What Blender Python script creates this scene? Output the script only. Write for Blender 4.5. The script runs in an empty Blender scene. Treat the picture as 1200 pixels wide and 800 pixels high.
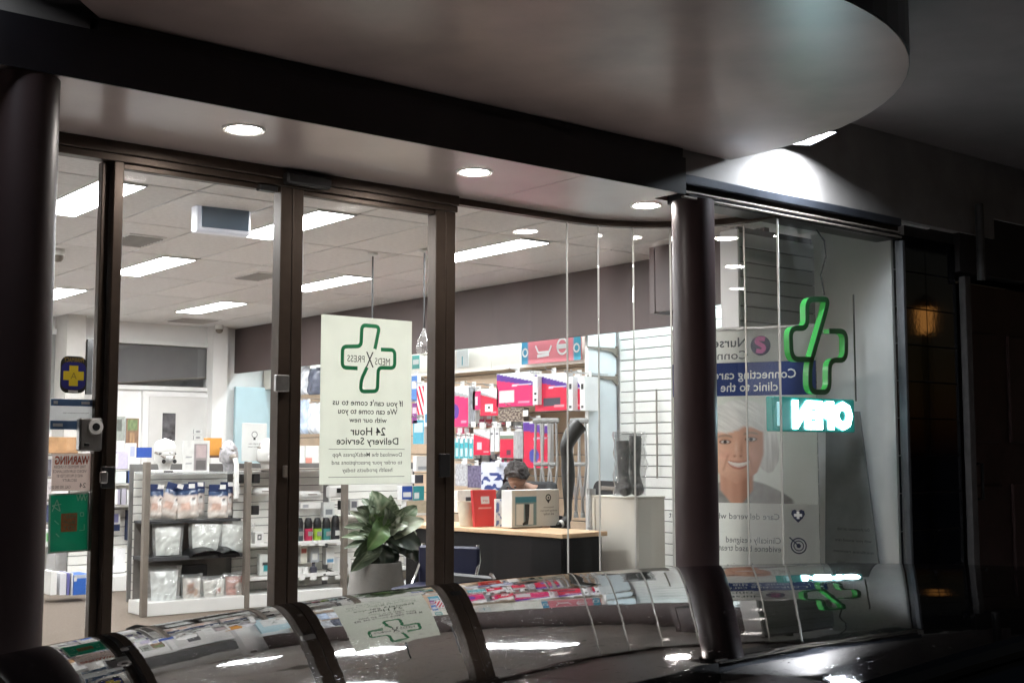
import bpy, bmesh, math, random
import numpy as np
from mathutils import Vector, Matrix, noise as mnoise
R = math.radians
PI = math.pi
rnd = random.Random(7)
scn = bpy.context.scene
COL = scn.collection

# ------------------------------------------------------------------ camera
H = 1.28                      # eye height above the shop floor
CAM = (0.0, -5.6376, H)
cd = bpy.data.cameras.new('camera'); cd.lens = 43.5; cd.sensor_width = 36; cd.clip_end = 2000; cd.clip_start = .02
co = bpy.data.objects.new('camera', cd); COL.objects.link(co)
co.location = CAM; co.rotation_euler = (R(90) + math.atan(130 / 1450.), 0, R(-39))
scn.camera = co
# ------------------------------------------------------------------ world: night sky
w = bpy.data.worlds.new('World'); scn.world = w; w.use_nodes = True
nt = w.node_tree; bg = nt.nodes['Background']
sky = nt.nodes.new('ShaderNodeTexSky'); sky.sky_type = 'NISHITA'; sky.sun_disc = False
sky.sun_elevation = R(-3.0); sky.sun_rotation = R(140)
nt.links.new(sky.outputs[0], bg.inputs[0]); bg.inputs[1].default_value = .05
sl = bpy.data.lights.new('moon', 'SUN'); sl.energy = .004; sl.angle = R(.5); sl.color = (.85, .9, 1)
so = bpy.data.objects.new('moon', sl); COL.objects.link(so); so.rotation_euler = (R(40), 0, R(140))
scn.view_settings.view_transform = 'Standard'; scn.view_settings.look = 'None'
scn.view_settings.exposure = 1.1; scn.view_settings.gamma = 1
scn.cycles.use_denoising = True
scn.cycles.max_bounces = 10; scn.cycles.diffuse_bounces = 4; scn.cycles.glossy_bounces = 5
scn.cycles.transparent_max_bounces = 32; scn.cycles.transmission_bounces = 6
scn.cycles.sample_clamp_indirect = 6; scn.cycles.caustics_reflective = False

# ------------------------------------------------------------------ survey: pixel of the photograph -> point on a known plane of the place
_p = math.atan(130 / 1450.); _y = R(39)
_F = Vector((math.sin(_y) * math.cos(_p), math.cos(_y) * math.cos(_p), math.sin(_p)))
_R = Vector((math.cos(_y), -math.sin(_y), 0)); _U = _R.cross(_F)
def ray(x, y): return _F + _R * ((x - 600) / 1450.) - _U * ((y - 400) / 1450.)
def aY(x, y, Y): d = ray(x, y); return Vector(CAM) + d * ((Y - CAM[1]) / d.y)
def aX(x, y, X): d = ray(x, y); return Vector(CAM) + d * (X / d.x)
def aZ(x, y, Z): d = ray(x, y); return Vector(CAM) + d * ((Z - H) / d.z)

# ------------------------------------------------------------------ materials
MATS = {}
def nodes(name):
    m = bpy.data.materials.new(name); m.use_nodes = True
    return m, m.node_tree.nodes, m.node_tree.links, m.node_tree.nodes['Principled BSDF']
def mat(name, col, rough=.5, metal=0, var=.12, scale=8, bump=0, bscale=120, coat=0, spec=.5, rvar=0, objvar=0):
    """procedural: base colour broken up by noise, uneven gloss, optional fine relief"""
    if name in MATS: return MATS[name]
    m, N, L, b = nodes(name)
    tc = N.new('ShaderNodeTexCoord'); nz = N.new('ShaderNodeTexNoise'); nz.inputs['Scale'].default_value = scale; nz.inputs['Detail'].default_value = 6
    L.new(tc.outputs['Object'], nz.inputs['Vector'])
    mp = N.new('ShaderNodeMapRange'); mp.inputs[1].default_value = .3; mp.inputs[2].default_value = .7
    mp.inputs[3].default_value = 1 - var; mp.inputs[4].default_value = 1 + var
    L.new(nz.outputs[0], mp.inputs[0])
    mx = N.new('ShaderNodeVectorMath'); mx.operation = 'SCALE'; mx.inputs[0].default_value = col
    val = mp.outputs[0]
    if objvar:
        oi = N.new('ShaderNodeObjectInfo'); m2 = N.new('ShaderNodeMapRange'); m2.inputs[3].default_value = 1 - objvar; m2.inputs[4].default_value = 1 + objvar
        L.new(oi.outputs['Random'], m2.inputs[0]); mu = N.new('ShaderNodeMath'); mu.operation = 'MULTIPLY'
        L.new(val, mu.inputs[0]); L.new(m2.outputs[0], mu.inputs[1]); val = mu.outputs[0]
    L.new(val, mx.inputs['Scale']); L.new(mx.outputs[0], b.inputs['Base Color'])
    b.inputs['Roughness'].default_value = rough
    b.inputs['Metallic'].default_value = metal; b.inputs['Specular IOR Level'].default_value = spec
    if coat: b.inputs['Coat Weight'].default_value = coat; b.inputs['Coat Roughness'].default_value = .03
    if bump:
        n2 = N.new('ShaderNodeTexNoise'); n2.inputs['Scale'].default_value = bscale; n2.inputs['Detail'].default_value = 3
        L.new(tc.outputs['Object'], n2.inputs['Vector'])
        bp = N.new('ShaderNodeBump'); bp.inputs['Strength'].default_value = bump; bp.inputs['Distance'].default_value = .01
        L.new(n2.outputs[0], bp.inputs['Height']); L.new(bp.outputs[0], b.inputs['Normal'])
    MATS[name] = m; return m
def emit(name, col, s):
    if name in MATS: return MATS[name]
    m, N, L, b = nodes(name)
    b.inputs['Base Color'].default_value = (.8, .8, .8, 1); b.inputs['Roughness'].default_value = .4
    b.inputs['Emission Color'].default_value = (*col, 1); b.inputs['Emission Strength'].default_value = s
    MATS[name] = m; return m
def clear(name, tint=(.97, .985, .98), f0=.045, rough=.0, body=0, bodycol=(.8, .8, .8), bump=0, bscale=14, gain=.9, smear=0):
    """thin sheet: see-through, with a mirror that strengthens at a slant; body adds a milky share"""
    if name in MATS: return MATS[name]
    m, N, L, b = nodes(name); N.remove(b); out = N['Material Output']
    tr = N.new('ShaderNodeBsdfTransparent'); tr.inputs[0].default_value = (*tint, 1)
    gl = N.new('ShaderNodeBsdfGlossy'); gl.inputs['Roughness'].default_value = rough; gl.inputs[0].default_value = (1, 1, 1, 1)
    lw = N.new('ShaderNodeLayerWeight'); lw.inputs[0].default_value = .5
    pw = N.new('ShaderNodeMath'); pw.operation = 'POWER'; pw.inputs[1].default_value = 5; L.new(lw.outputs['Facing'], pw.inputs[0])
    ma = N.new('ShaderNodeMath'); ma.operation = 'MULTIPLY_ADD'; ma.inputs[1].default_value = gain; ma.inputs[2].default_value = f0
    L.new(pw.outputs[0], ma.inputs[0])
    base = tr.outputs[0]
    if body:
        df = N.new('ShaderNodeBsdfDiffuse'); df.inputs[0].default_value = (*bodycol, 1)
        m1 = N.new('ShaderNodeMixShader'); m1.inputs[0].default_value = body
        if smear:
            tc0 = N.new('ShaderNodeTexCoord'); mpg = N.new('ShaderNodeMapping'); mpg.inputs['Scale'].default_value = (1, 1, .45); mpg.inputs['Rotation'].default_value = (0, .5, 0); L.new(tc0.outputs['Object'], mpg.inputs[0])
            n0 = N.new('ShaderNodeTexNoise'); n0.inputs['Scale'].default_value = 5; n0.inputs['Detail'].default_value = 9; n0.inputs['Roughness'].default_value = .68; L.new(mpg.outputs[0], n0.inputs['Vector'])
            r0 = N.new('ShaderNodeMapRange'); r0.inputs[1].default_value = .48; r0.inputs[2].default_value = .75; r0.inputs[3].default_value = body * .25; r0.inputs[4].default_value = smear; L.new(n0.outputs[0], r0.inputs[0]); L.new(r0.outputs[0], m1.inputs[0])
        L.new(tr.outputs[0], m1.inputs[1]); L.new(df.outputs[0], m1.inputs[2]); base = m1.outputs[0]
    mx = N.new('ShaderNodeMixShader'); L.new(ma.outputs[0], mx.inputs[0]); L.new(base, mx.inputs[1]); L.new(gl.outputs[0], mx.inputs[2])
    L.new(mx.outputs[0], out.inputs[0])
    if bump:
        tc = N.new('ShaderNodeTexCoord'); n2 = N.new('ShaderNodeTexNoise'); n2.inputs['Scale'].default_value = bscale; n2.inputs['Detail'].default_value = 4
        L.new(tc.outputs['Object'], n2.inputs['Vector']); bp = N.new('ShaderNodeBump'); bp.inputs['Strength'].default_value = bump; bp.inputs['Distance'].default_value = .02
        L.new(n2.outputs[0], bp.inputs['Height']); L.new(bp.outputs[0], gl.inputs['Normal'])
    MATS[name] = m; return m
def paper(name, col, share):
    """card that lets some of the light behind it through"""
    m, N, L, b = nodes(name); out = N['Material Output']
    tc = N.new('ShaderNodeTexCoord'); nz = N.new('ShaderNodeTexNoise'); nz.inputs['Scale'].default_value = 9; L.new(tc.outputs['Object'], nz.inputs['Vector'])
    mp = N.new('ShaderNodeMapRange'); mp.inputs[3].default_value = .94; mp.inputs[4].default_value = 1.06; L.new(nz.outputs[0], mp.inputs[0])
    mx = N.new('ShaderNodeVectorMath'); mx.operation = 'SCALE'; mx.inputs[0].default_value = col; L.new(mp.outputs[0], mx.inputs['Scale'])
    b.inputs['Roughness'].default_value = .55; L.new(mx.outputs[0], b.inputs['Base Color'])
    tl = N.new('ShaderNodeBsdfTranslucent'); L.new(mx.outputs[0], tl.inputs[0])
    ms = N.new('ShaderNodeMixShader'); ms.inputs[0].default_value = share; L.new(b.outputs[0], ms.inputs[1]); L.new(tl.outputs[0], ms.inputs[2]); L.new(ms.outputs[0], out.inputs[0])
    MATS[name] = m; return m
def printed(name, rough=.45, bump=0, bscale=30, spec=.5):
    """printed card or film: colour comes from the print laid out on the mesh"""
    if name in MATS: return MATS[name]
    m, N, L, b = nodes(name)
    at = N.new('ShaderNodeAttribute'); at.attribute_name = 'ink'; L.new(at.outputs[0], b.inputs['Base Color'])
    b.inputs['Roughness'].default_value = rough; b.inputs['Specular IOR Level'].default_value = spec
    if bump:
        tc = N.new('ShaderNodeTexCoord'); n2 = N.new('ShaderNodeTexNoise'); n2.inputs['Scale'].default_value = bscale; n2.inputs['Detail'].default_value = 4
        L.new(tc.outputs['Object'], n2.inputs['Vector']); bp = N.new('ShaderNodeBump'); bp.inputs['Strength'].default_value = bump; bp.inputs['Distance'].default_value = .02
        L.new(n2.outputs[0], bp.inputs['Height']); L.new(bp.outputs[0], b.inputs['Normal'])
    MATS[name] = m; return m

M_WHITE = mat('white_paint', (.78, .77, .76), .55, var=.04, scale=2)
M_TILE = mat('ceiling_tile_board', (.78, .765, .76), .8, var=.07, scale=30, bump=.25, bscale=160, objvar=.05)
M_GRID = mat('ceiling_joint', (.03, .028, .028), .8)
M_SLAT = mat('slat_laminate', (.72, .71, .67), .4, var=.04, scale=3, objvar=.02)
M_GROOVE = mat('slat_groove', (.16, .155, .15), .7)
M_GREY = mat('grey_metal', (.215, .188, .16), .4, metal=.3, var=.08)
M_DKGREY = mat('dark_shelf', (.045, .046, .05), .5, var=.2)
M_FRAME = mat('bronze_aluminium', (.062, .045, .034), .38, metal=.55, var=.1, scale=14, bump=.03)
M_BLACK = mat('black_plastic', (.014, .014, .015), .4, var=.2)
M_BEAM = mat('black_paint_beam', (.010, .009, .012), .33, var=.25, scale=5, bump=.05, bscale=25)
M_COLUMN = mat('maroon_gloss_paint', (.042, .025, .026), .40, var=.10, scale=3, bump=.02, bscale=60)
M_SOFFIT = mat('soffit_paint', (.52, .44, .42), .24, var=.05, scale=2.5, rvar=0, bump=.012, bscale=30)
M_CANOPY = mat('canopy_paint', (.36, .285, .265), .30, var=.26, scale=1.7, bump=.08, bscale=5)
M_MAROON = mat('bulkhead_paint', (.085, .060, .057), .6, var=.05, scale=3)
M_STEEL = mat('brushed_steel', (.5, .5, .5), .3, metal=.9, var=.1, scale=30)
M_CHROME = mat('chrome_tube', (.7, .7, .7), .12, metal=1)
M_WOOD = mat('pale_timber', (.62, .42, .25), .45, var=.14, scale=12)
M_TIMBER = mat('brown_timber', (.30, .165, .075), .5, var=.2, scale=12)
M_WARM = mat('timber_slat', (.50, .37, .26), .45, var=.1, scale=5, objvar=.05)
M_PED = mat('pedestal_laminate', (.58, .56, .50), .4, var=.04, scale=3)
M_PLASTIC = mat('white_plastic', (.74, .74, .72), .3, var=.03)
M_GLASS = clear('window_glass', (.988, .993, .99), f0=.036, body=.004, smear=.022, bodycol=(.6, .6, .6))
M_DOORGLASS = clear('anti_reflective_glass', (.985, .99, .985), f0=.0008, body=.004, smear=.022, bodycol=(.6, .6, .6), gain=.6)
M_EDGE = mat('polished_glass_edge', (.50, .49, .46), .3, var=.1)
M_LED = emit('led_panel', (.97, .985, 1), 31)
M_DOWN = emit('downlight_lens', (1, .92, .86), 112)
M_CARD = printed('printed_card', .5)
M_GLOSSY = printed('printed_gloss', .22, bump=.12, bscale=18)
M_INK = mat('black_ink', (.02, .022, .022), .5, var=.1)
M_BAGCLEAR = clear('clear_bag_film', (.96, .97, .97), .13, .09, body=.16, bodycol=(.78, .80, .78), bump=1.6, bscale=13, gain=.7)

# ------------------------------------------------------------------ mesh building
class MB:
    def __init__(s): s.v = []; s.f = []; s.c = []
    def add(s, vs, fs, col=None):
        o = len(s.v); s.v += [tuple(v) for v in vs]; s.f += [tuple(i + o for i in f) for f in fs]
        if col is not None: s.c += list(col) if isinstance(col, list) else [col] * len(vs)
        return s
    def box(s, c, d, rz=0, bev=0, ry=0, rx=0, col=None):
        x, y, z = d[0] / 2, d[1] / 2, d[2] / 2; b = min(bev, x * .9, y * .9, z * .9)
        if b <= 0:
            vs = [(sx * x, sy * y, sz * z) for sz in (-1, 1) for sy in (-1, 1) for sx in (-1, 1)]
            fs = [(0, 2, 3, 1), (4, 5, 7, 6), (0, 1, 5, 4), (2, 6, 7, 3), (0, 4, 6, 2), (1, 3, 7, 5)]
        else:
            vs = []; idx = {}
            for sx in (-1, 1):
                for sy in (-1, 1):
                    for sz in (-1, 1):
                        for a in range(3):
                            p = [sx * (x - b), sy * (y - b), sz * (z - b)]; p[a] = (sx * x, sy * y, sz * z)[a]
                            idx[(sx, sy, sz, a)] = len(vs); vs.append(tuple(p))
            g = lambda *k: idx[k]; fs = []
            for t in (-1, 1):
                q = [g(t, -1, -1, 0), g(t, 1, -1, 0), g(t, 1, 1, 0), g(t, -1, 1, 0)]; fs.append(tuple(q if t > 0 else q[::-1]))
                q = [g(-1, t, -1, 1), g(-1, t, 1, 1), g(1, t, 1, 1), g(1, t, -1, 1)]; fs.append(tuple(q if t > 0 else q[::-1]))
                q = [g(-1, -1, t, 2), g(1, -1, t, 2), g(1, 1, t, 2), g(-1, 1, t, 2)]; fs.append(tuple(q if t > 0 else q[::-1]))
            for p in (-1, 1):
                for q in (-1, 1):
                    for (f1) in ([g(-1, p, q, 1), g(1, p, q, 1), g(1, p, q, 2), g(-1, p, q, 2)],
                                 [g(p, -1, q, 0), g(p, 1, q, 0), g(p, 1, q, 2), g(p, -1, q, 2)],
                                 [g(p, q, -1, 0), g(p, q, 1, 0), g(p, q, 1, 1), g(p, q, -1, 1)]): fs.append(tuple(f1))
                    for r in (-1, 1): fs.append((g(p, q, r, 0), g(p, q, r, 1), g(p, q, r, 2)))
        Mx = Matrix.Rotation(rz, 3, 'Z') @ Matrix.Rotation(ry, 3, 'Y') @ Matrix.Rotation(rx, 3, 'X')
        cc = Vector(c); return s.add([tuple(Mx @ Vector(v) + cc) for v in vs], fs, col)
    def lathe(s, prof, c=(0, 0, 0), n=24, axis='Z', col=None, sx=1, sy=1, a0=0, a1=2 * PI):
        full = abs(a1 - a0 - 2 * PI) < 1e-6; m = n if full else n + 1
        vs = []
        for r, z in prof:
            for i in range(m):
                a = a0 + (a1 - a0) * i / n; p = (r * math.cos(a) * sx, r * math.sin(a) * sy, z)
                if axis == 'Y': p = (p[0], p[2], p[1])
                if axis == 'X': p = (p[2], p[0], p[1])
                vs.append((p[0] + c[0], p[1] + c[1], p[2] + c[2]))
        fs = []
        for k in range(len(prof) - 1):
            for i in range(n if full else m - 1):
                j = (i + 1) % m; fs.append((k * m + i, k * m + j, (k + 1) * m + j, (k + 1) * m + i))
        if full:
            if prof[0][0] > 1e-5: fs.append(tuple(range(m))[::-1])
            if prof[-1][0] > 1e-5: fs.append(tuple((len(prof) - 1) * m + i for i in range(m)))
        return s.add(vs, fs, col)
    def cyl(s, c, r, h, n=24, axis='Z', col=None): return s.lathe([(r, 0), (r, h)], c, n, axis, col)
    def tube(s, pts, r, n=8, col=None):
        P = [Vector(p) for p in pts]; vs = []; rs = r if isinstance(r, (list, tuple)) else [r] * len(P)
        for i, p in enumerate(P):
            t = (P[min(i + 1, len(P) - 1)] - P[max(i - 1, 0)]).normalized()
            if i == 0:
                a = t.cross(Vector((0, 0, 1)))
                if a.length < .05: a = t.cross(Vector((0, 1, 0)))
            else: a = pa - t * pa.dot(t)      # carry the frame along so that the rings do not twist
            a.normalize(); b = a.cross(t); pa = a
            for k in range(n): vs.append(tuple(p + (a * math.cos(2 * PI * k / n) + b * math.sin(2 * PI * k / n)) * rs[i]))
        fs = [(i * n + k, i * n + (k + 1) % n, (i + 1) * n + (k + 1) % n, (i + 1) * n + k) for i in range(len(P) - 1) for k in range(n)]
        fs += [tuple(range(n))[::-1], tuple((len(P) - 1) * n + k for k in range(n))]
        return s.add(vs, fs, col)
    def prism(s, poly, z0, z1, plane='XY', col=None):
        """extrude polygon; plane XY: along z; XZ: polygon in x,z, extruded in y"""
        n = len(poly); t = (lambda a, b, c: (a, b, c)) if plane == 'XY' else ((lambda a, b, c: (a, c, b)) if plane == 'XZ' else (lambda a, b, c: (c, a, b)))
        vs = [t(x, y, z0) for x, y in poly] + [t(x, y, z1) for x, y in poly]
        fs = [tuple(range(n))[::-1], tuple(range(n, 2 * n))] + [(i, (i + 1) % n, n + (i + 1) % n, n + i) for i in range(n)]
        return s.add(vs, fs, col)
    def grid(s, fn, nu, nv, col=None):
        """fn(u,v)->(x,y,z); col(u,v)->rgb"""
        vs = [fn(i / nu, j / nv) for j in range(nv + 1) for i in range(nu + 1)]; k = nu + 1
        fs = [(j * k + i, j * k + i + 1, (j + 1) * k + i + 1, (j + 1) * k + i) for j in range(nv) for i in range(nu)]
        cs = [col(i / nu, j / nv) for j in range(nv + 1) for i in range(nu + 1)] if col else None
        return s.add(vs, fs, cs)
    def mesh(s, name, m, smooth=False, fix=True):
        me = bpy.data.meshes.new(name); me.from_pydata(s.v, [], s.f)
        if s.c and len(s.c) == len(s.v):
            ca = me.color_attributes.new('ink', 'FLOAT_COLOR', 'POINT')
            ca.data.foreach_set('color', [x for c in s.c for x in (c[0], c[1], c[2], 1.)])
        if fix:
            bm = bmesh.new(); bm.from_mesh(me); bmesh.ops.recalc_face_normals(bm, faces=bm.faces); bm.to_mesh(me); bm.free()
        if smooth:
            me.polygons.foreach_set('use_smooth', [True] * len(me.polygons))
            if smooth != 'all': me.set_sharp_from_angle(angle=R(40))
        me.materials.append(m); return me
    def build(s, name, m, parent=None, smooth=False, loc=(0, 0, 0), rz=0, fix=True):
        return put(s.mesh(name, m, smooth, fix), name, parent, loc, rz)
def put(me, name, parent=None, loc=(0, 0, 0), rz=0, scale=None):
    o = bpy.data.objects.new(name, me); COL.objects.link(o); o.location = loc; o.rotation_euler = (0, 0, rz)
    if scale: o.scale = scale
    if parent: o.parent = parent
    return o
def tag(o, label, cat, group=None):
    o['label'] = label; o['category'] = cat
    if group: o['group'] = group
    return o
def thing(name, label, cat, loc=(0, 0, 0), rz=0, group=None):
    o = bpy.data.objects.new(name, None); COL.objects.link(o); o.location = loc; o.rotation_euler = (0, 0, rz); o.empty_display_size = .1
    return tag(o, label, cat, group)
def struct(o): o['kind'] = 'structure'; return o
def dup(root, loc, rz=None, label=None):
    r = root.copy(); COL.objects.link(r); r.location = loc
    if rz is not None: r.rotation_euler = (0, 0, rz)
    if label: r['label'] = label
    for ch in list(root.children):
        c = ch.copy(); COL.objects.link(c); c.parent = r
        for g in ch.children:
            d = g.copy(); COL.objects.link(d); d.parent = c
    return r
def bx(name, m, c, d, parent=None, bev=0, rz=0): return MB().box(c, d, rz, bev).build(name, m, parent)

def text(s, parent, m, cx, cz, y, width=None, height=None, mirror=True, rz=0, bold=0, name='lettering', X=None):
    """flat lettering in the local x-z plane facing -y, centred at (cx, cz); mirrored as in the photograph"""
    cu = bpy.data.curves.new('lettering', 'FONT'); cu.body = s; cu.size = 1; cu.resolution_u = 2; cu.offset = bold; cu.align_x = 'LEFT'
    ob = bpy.data.objects.new('t', cu); COL.objects.link(ob)
    dg = bpy.context.evaluated_depsgraph_get(); me = bpy.data.meshes.new_from_object(ob.evaluated_get(dg))
    bpy.data.objects.remove(ob); bpy.data.curves.remove(cu)
    n = len(me.vertices); a = np.empty(n * 3); me.vertices.foreach_get('co', a); a = a.reshape(-1, 3)
    lo, hi = a.min(0), a.max(0)
    sx = sy = None
    if width: sx = width / (hi[0] - lo[0])
    if height: sy = height / .7
    sx = sx or sy; sy = sy or sx
    x = (a[:, 0] - (lo[0] + hi[0]) / 2) * sx * (-1 if mirror else 1); z = (a[:, 1] - .35) * sy
    b = np.stack([x, np.zeros(n), z], 1); me.vertices.foreach_set('co', b.ravel())
    me.materials.clear(); me.materials.append(m)
    if mirror: me.flip_normals()
    return put(me, name, parent, (cx, y, cz), rz)

def stroke(pts, wd, rad=.0, seg=6):
    """polyline with rounded corners -> left/right outline points"""
    P = [Vector((p[0], p[1])) for p in pts]; Q = [P[0]]
    for i in range(1, len(P) - 1):
        a, b, c = P[i - 1], P[i], P[i + 1]; u = (a - b); v = (c - b); r = min(rad, u.length * .48, v.length * .48); u.normalize(); v.normalize()
        for k in range(seg + 1):
            t = k / seg; Q.append((b + u * r) * (1 - t) ** 2 + b * 2 * t * (1 - t) + (b + v * r) * t ** 2)
    Q.append(P[-1]); L = []; Rr = []
    for i, q in enumerate(Q):
        t = (Q[min(i + 1, len(Q) - 1)] - Q[max(i - 1, 0)]).normalized(); n = Vector((-t.y, t.x))
        L.append(q + n * wd / 2); Rr.append(q - n * wd / 2)
    return L, Rr
def ribbon(mb, pts, wd, y0, y1, rad=.02, flat=False):
    """stroke in x-z, from y0 (front) to y1 (back)"""
    L, Rr = stroke(pts, wd, rad); n = len(L)
    if flat:
        vs = [(p.x, y0, p.y) for p in L] + [(p.x, y0, p.y) for p in Rr]
        return mb.add(vs, [(i, i + 1, n + i + 1, n + i) for i in range(n - 1)])
    vs = [(p.x, y, p.y) for y in (y0, y1) for S in (L, Rr) for p in S]; fs = []
    for i in range(n - 1):
        fs += [(i, i + 1, n + i + 1, n + i), (2 * n + i, 3 * n + i, 3 * n + i + 1, 2 * n + i + 1), (i, 2 * n + i, 2 * n + i + 1, i + 1), (n + i, n + i + 1, 3 * n + i + 1, 3 * n + i)]
    fs += [(0, n, 3 * n, 2 * n), (n - 1, 3 * n - 1, 4 * n - 1, 2 * n - 1)]
    return mb.add(vs, fs)
def disc(mb, cx, cz, y, r, n=24, r0=0, col=None, sx=1):
    if r0:
        vs = [(cx + q * math.cos(2 * PI * i / n) * sx, y, cz + q * math.sin(2 * PI * i / n)) for q in (r0, r) for i in range(n)]
        return mb.add(vs, [(i, (i + 1) % n, n + (i + 1) % n, n + i) for i in range(n)], col)
    return mb.add([(cx + r * math.cos(2 * PI * i / n) * sx, y, cz + r * math.sin(2 * PI * i / n)) for i in range(n)], [tuple(range(n))], col)
def flat(mb, poly, y, col=None): return mb.add([(p[0], y, p[1]) for p in poly], [tuple(range(len(poly)))], col)
def rect(mb, x0, z0, x1, z1, y, col=None): return flat(mb, [(x0, z0), (x1, z0), (x1, z1), (x0, z1)], y, col)

# ================================================================== the setting
ZH = 2.73      # head rail / soffit
ZC = 2.83      # shop ceiling
ZB = 2.714     # beam underside
ZK = 2.984     # canopy underside
YF = -.90      # front plane
M_ASPH = mat('asphalt', (.05, .05, .052), .85, var=.25, scale=40, bump=.5, bscale=300)
M_PAVE = mat('paving', (.44, .41, .39), .75, var=.18, scale=6, bump=.3, bscale=150)
M_KERB = mat('kerb_stone', (.30, .29, .27), .7, var=.15, scale=10, bump=.3)
M_CARPET = mat('carpet', (.17, .14, .115), .95, var=.16, scale=60, bump=.7, bscale=420, spec=.1)
struct(bx('ground', M_ASPH, (0, 0, -.36), (900, 900, .1)))
struct(bx('road', M_ASPH, (0, -9.3, -.278), (200, 11.8, .056)))
struct(bx('kerb', M_KERB, (0, -3.18, -.19), (60, .16, .2), bev=.015))
pv = MB(); pv.add([(-20, -3.10, -.10), (30, -3.10, -.10), (30, -.9, -.012), (-20, -.9, -.012), (-20, -3.10, -.3), (30, -3.10, -.3), (30, -.9, -.3), (-20, -.9, -.3)],
    [(0, 1, 2, 3), (0, 4, 5, 1), (1, 5, 6, 2), (2, 6, 7, 3), (3, 7, 4, 0)]); struct(pv.build('pavement', M_PAVE))
struct(bx('recess_floor', M_PAVE, (.6, -.445, -.16), (15.2, .91, .30)))
struct(bx('shop_floor', M_CARPET, (4.4, 4.42, -.15), (7.6, 8.84, .302)))
struct(bx('display_floor', M_WHITE, (6.25, -.44, .02), (1.9, .86, .06)))

# ---- shop ceiling of separate lay-in tiles over a dark grid
cg = MB(); cg.box((4.1, 4.4, ZC + .04), (7.2, 9.0, .03)); cg.box((6.2, -.47, ZC + .041), (2.6, .75, .03))
ceil = struct(cg.build('shop_ceiling', M_GRID))
TX = .565
def tile_mesh(w_, l_): return MB().box((0, 0, .008), (w_ - .017, l_ - .017, .016), bev=.003).mesh('ceiling_tile', M_TILE)
tm = tile_mesh(TX, 1.2); tm2 = tile_mesh(TX, .245); tm3 = tile_mesh(TX, .85)
for k in range(-4, 8):
    x = 3.118 + TX * (k + .5)
    for j in range(7): put(tm, 'ceiling_tile', ceil, (x, .6 + 1.205 * j, ZC))
    put(tm2, 'ceiling_tile', ceil, (x, 8.555, ZC))
    if x > 5.0: put(tm3, 'ceiling_tile', ceil, (x, -.43, ZC))

# ---- walls
WX = 7.60
struct(bx('left_wall', M_WHITE, (.72, 4.4, 1.45), (.2, 8.9, 2.9)))
struct(bx('street_wall', M_WHITE, (-3.3, .06, 1.36), (8.2, .14, 2.72)))
struct(bx('right_wall', M_WHITE, (WX + .15, 4.25, 1.45), (.2, 9.2, 2.9)))
# back wall round the dispensary window opening
b0 = aY(128, 401, 8.65); b1 = aY(246, 455, 8.65)
OX0, OX1, OZ0, OZ1 = 5.1, b1.x, b1.z, b0.z
bw = MB(); bw.box((2.9, 8.75, 1.45), (4.4, .2, 2.9)); bw.box(((OX1 + 7.8) / 2, 8.75, 1.45), (7.8 - OX1, .2, 2.9))
bw.box(((OX0 + OX1) / 2, 8.75, OZ0 / 2), (OX1 - OX0, .2, OZ0)); bw.box(((OX0 + OX1) / 2, 8.75, (OZ1 + 2.9) / 2), (OX1 - OX0, .2, 2.9 - OZ1))
struct(bw.build('back_wall', M_WHITE))
struct(bx('dispensary_wall', M_WHITE, (5.6, 10.6, 1.45), (4.4, .1, 2.9)))
# bulkhead: fascia boards along the right wall, stepping out near the front
bk = MB(); ZBK = 2.27; jx = 6.66; jy = .93
bk.box((7.095, (jy + 8.65) / 2, (ZBK + ZC) / 2), (.05, 8.65 - jy, ZC - ZBK - .004))
bk.box(((jx + 7.12) / 2, jy - .025, (ZBK + .05 + ZC) / 2), (7.12 - jx, .05, ZC - ZBK - .056))
bk.box((jx + .025, jy / 2 - .12, (ZBK + .06 + ZC) / 2), (.05, jy + .12, ZC - ZBK - .066))
struct(bk.build('bulkhead', M_MAROON))
struct(bx('bulkhead_top', M_WHITE, (7.36, 4.6, ZBK + .30), (.46, 8.0, .04)))

# ---- recess soffit in two boards with an open joint, quarter-round at its right end
arc = [(5.0 + .9 * math.sin(R(a)), -.9 + .9 * math.cos(R(a))) for a in range(0, 91, 6)]
sf = MB(); sf.prism([(-4.0, -.937), (4.32, -.937), (4.32, 0.05), (-4.0, 0.05)], ZH, ZH + .05)
sf.prism([(4.326, -.937), (5.04, -.937), (5.04, -.715), (5.875, -.715)] + [(x, y) for x, y in arc[::-1] if y > -.70] + [(5.0, .05), (4.326, .05)], ZH, ZH + .05)
struct(sf.build('recess_soffit', M_SOFFIT))

# ---- canopy above the footpath with its rounded end
cx0, cy0, cr = 3.75, -1.17, 1.73
end = [(cx0 + cr * math.cos(R(a)), cy0 + cr * math.sin(R(a))) for a in range(0, -91, -5)]
plan = [(5.48, -.905)] + end + [(0.0, -2.9), (-1.4, -2.6), (-.2, -1.9), (1.2, -1.5), (1.735, -.905)]
can = thing('canopy', 'brown grey painted canopy slab with rounded right end above the footpath', 'canopy', (cx0, cy0, ZK))
loc = lambda P: [(x - cx0, y - cy0) for x, y in P]
MB().prism(loc(plan), .006, .395).build('rim', M_BEAM, can)
inset = [(x * .997, y * .997) for x, y in loc(plan)]
up = MB(); up.prism(inset, 0, .004); up.build('underside', M_CANOPY, can)

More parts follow.
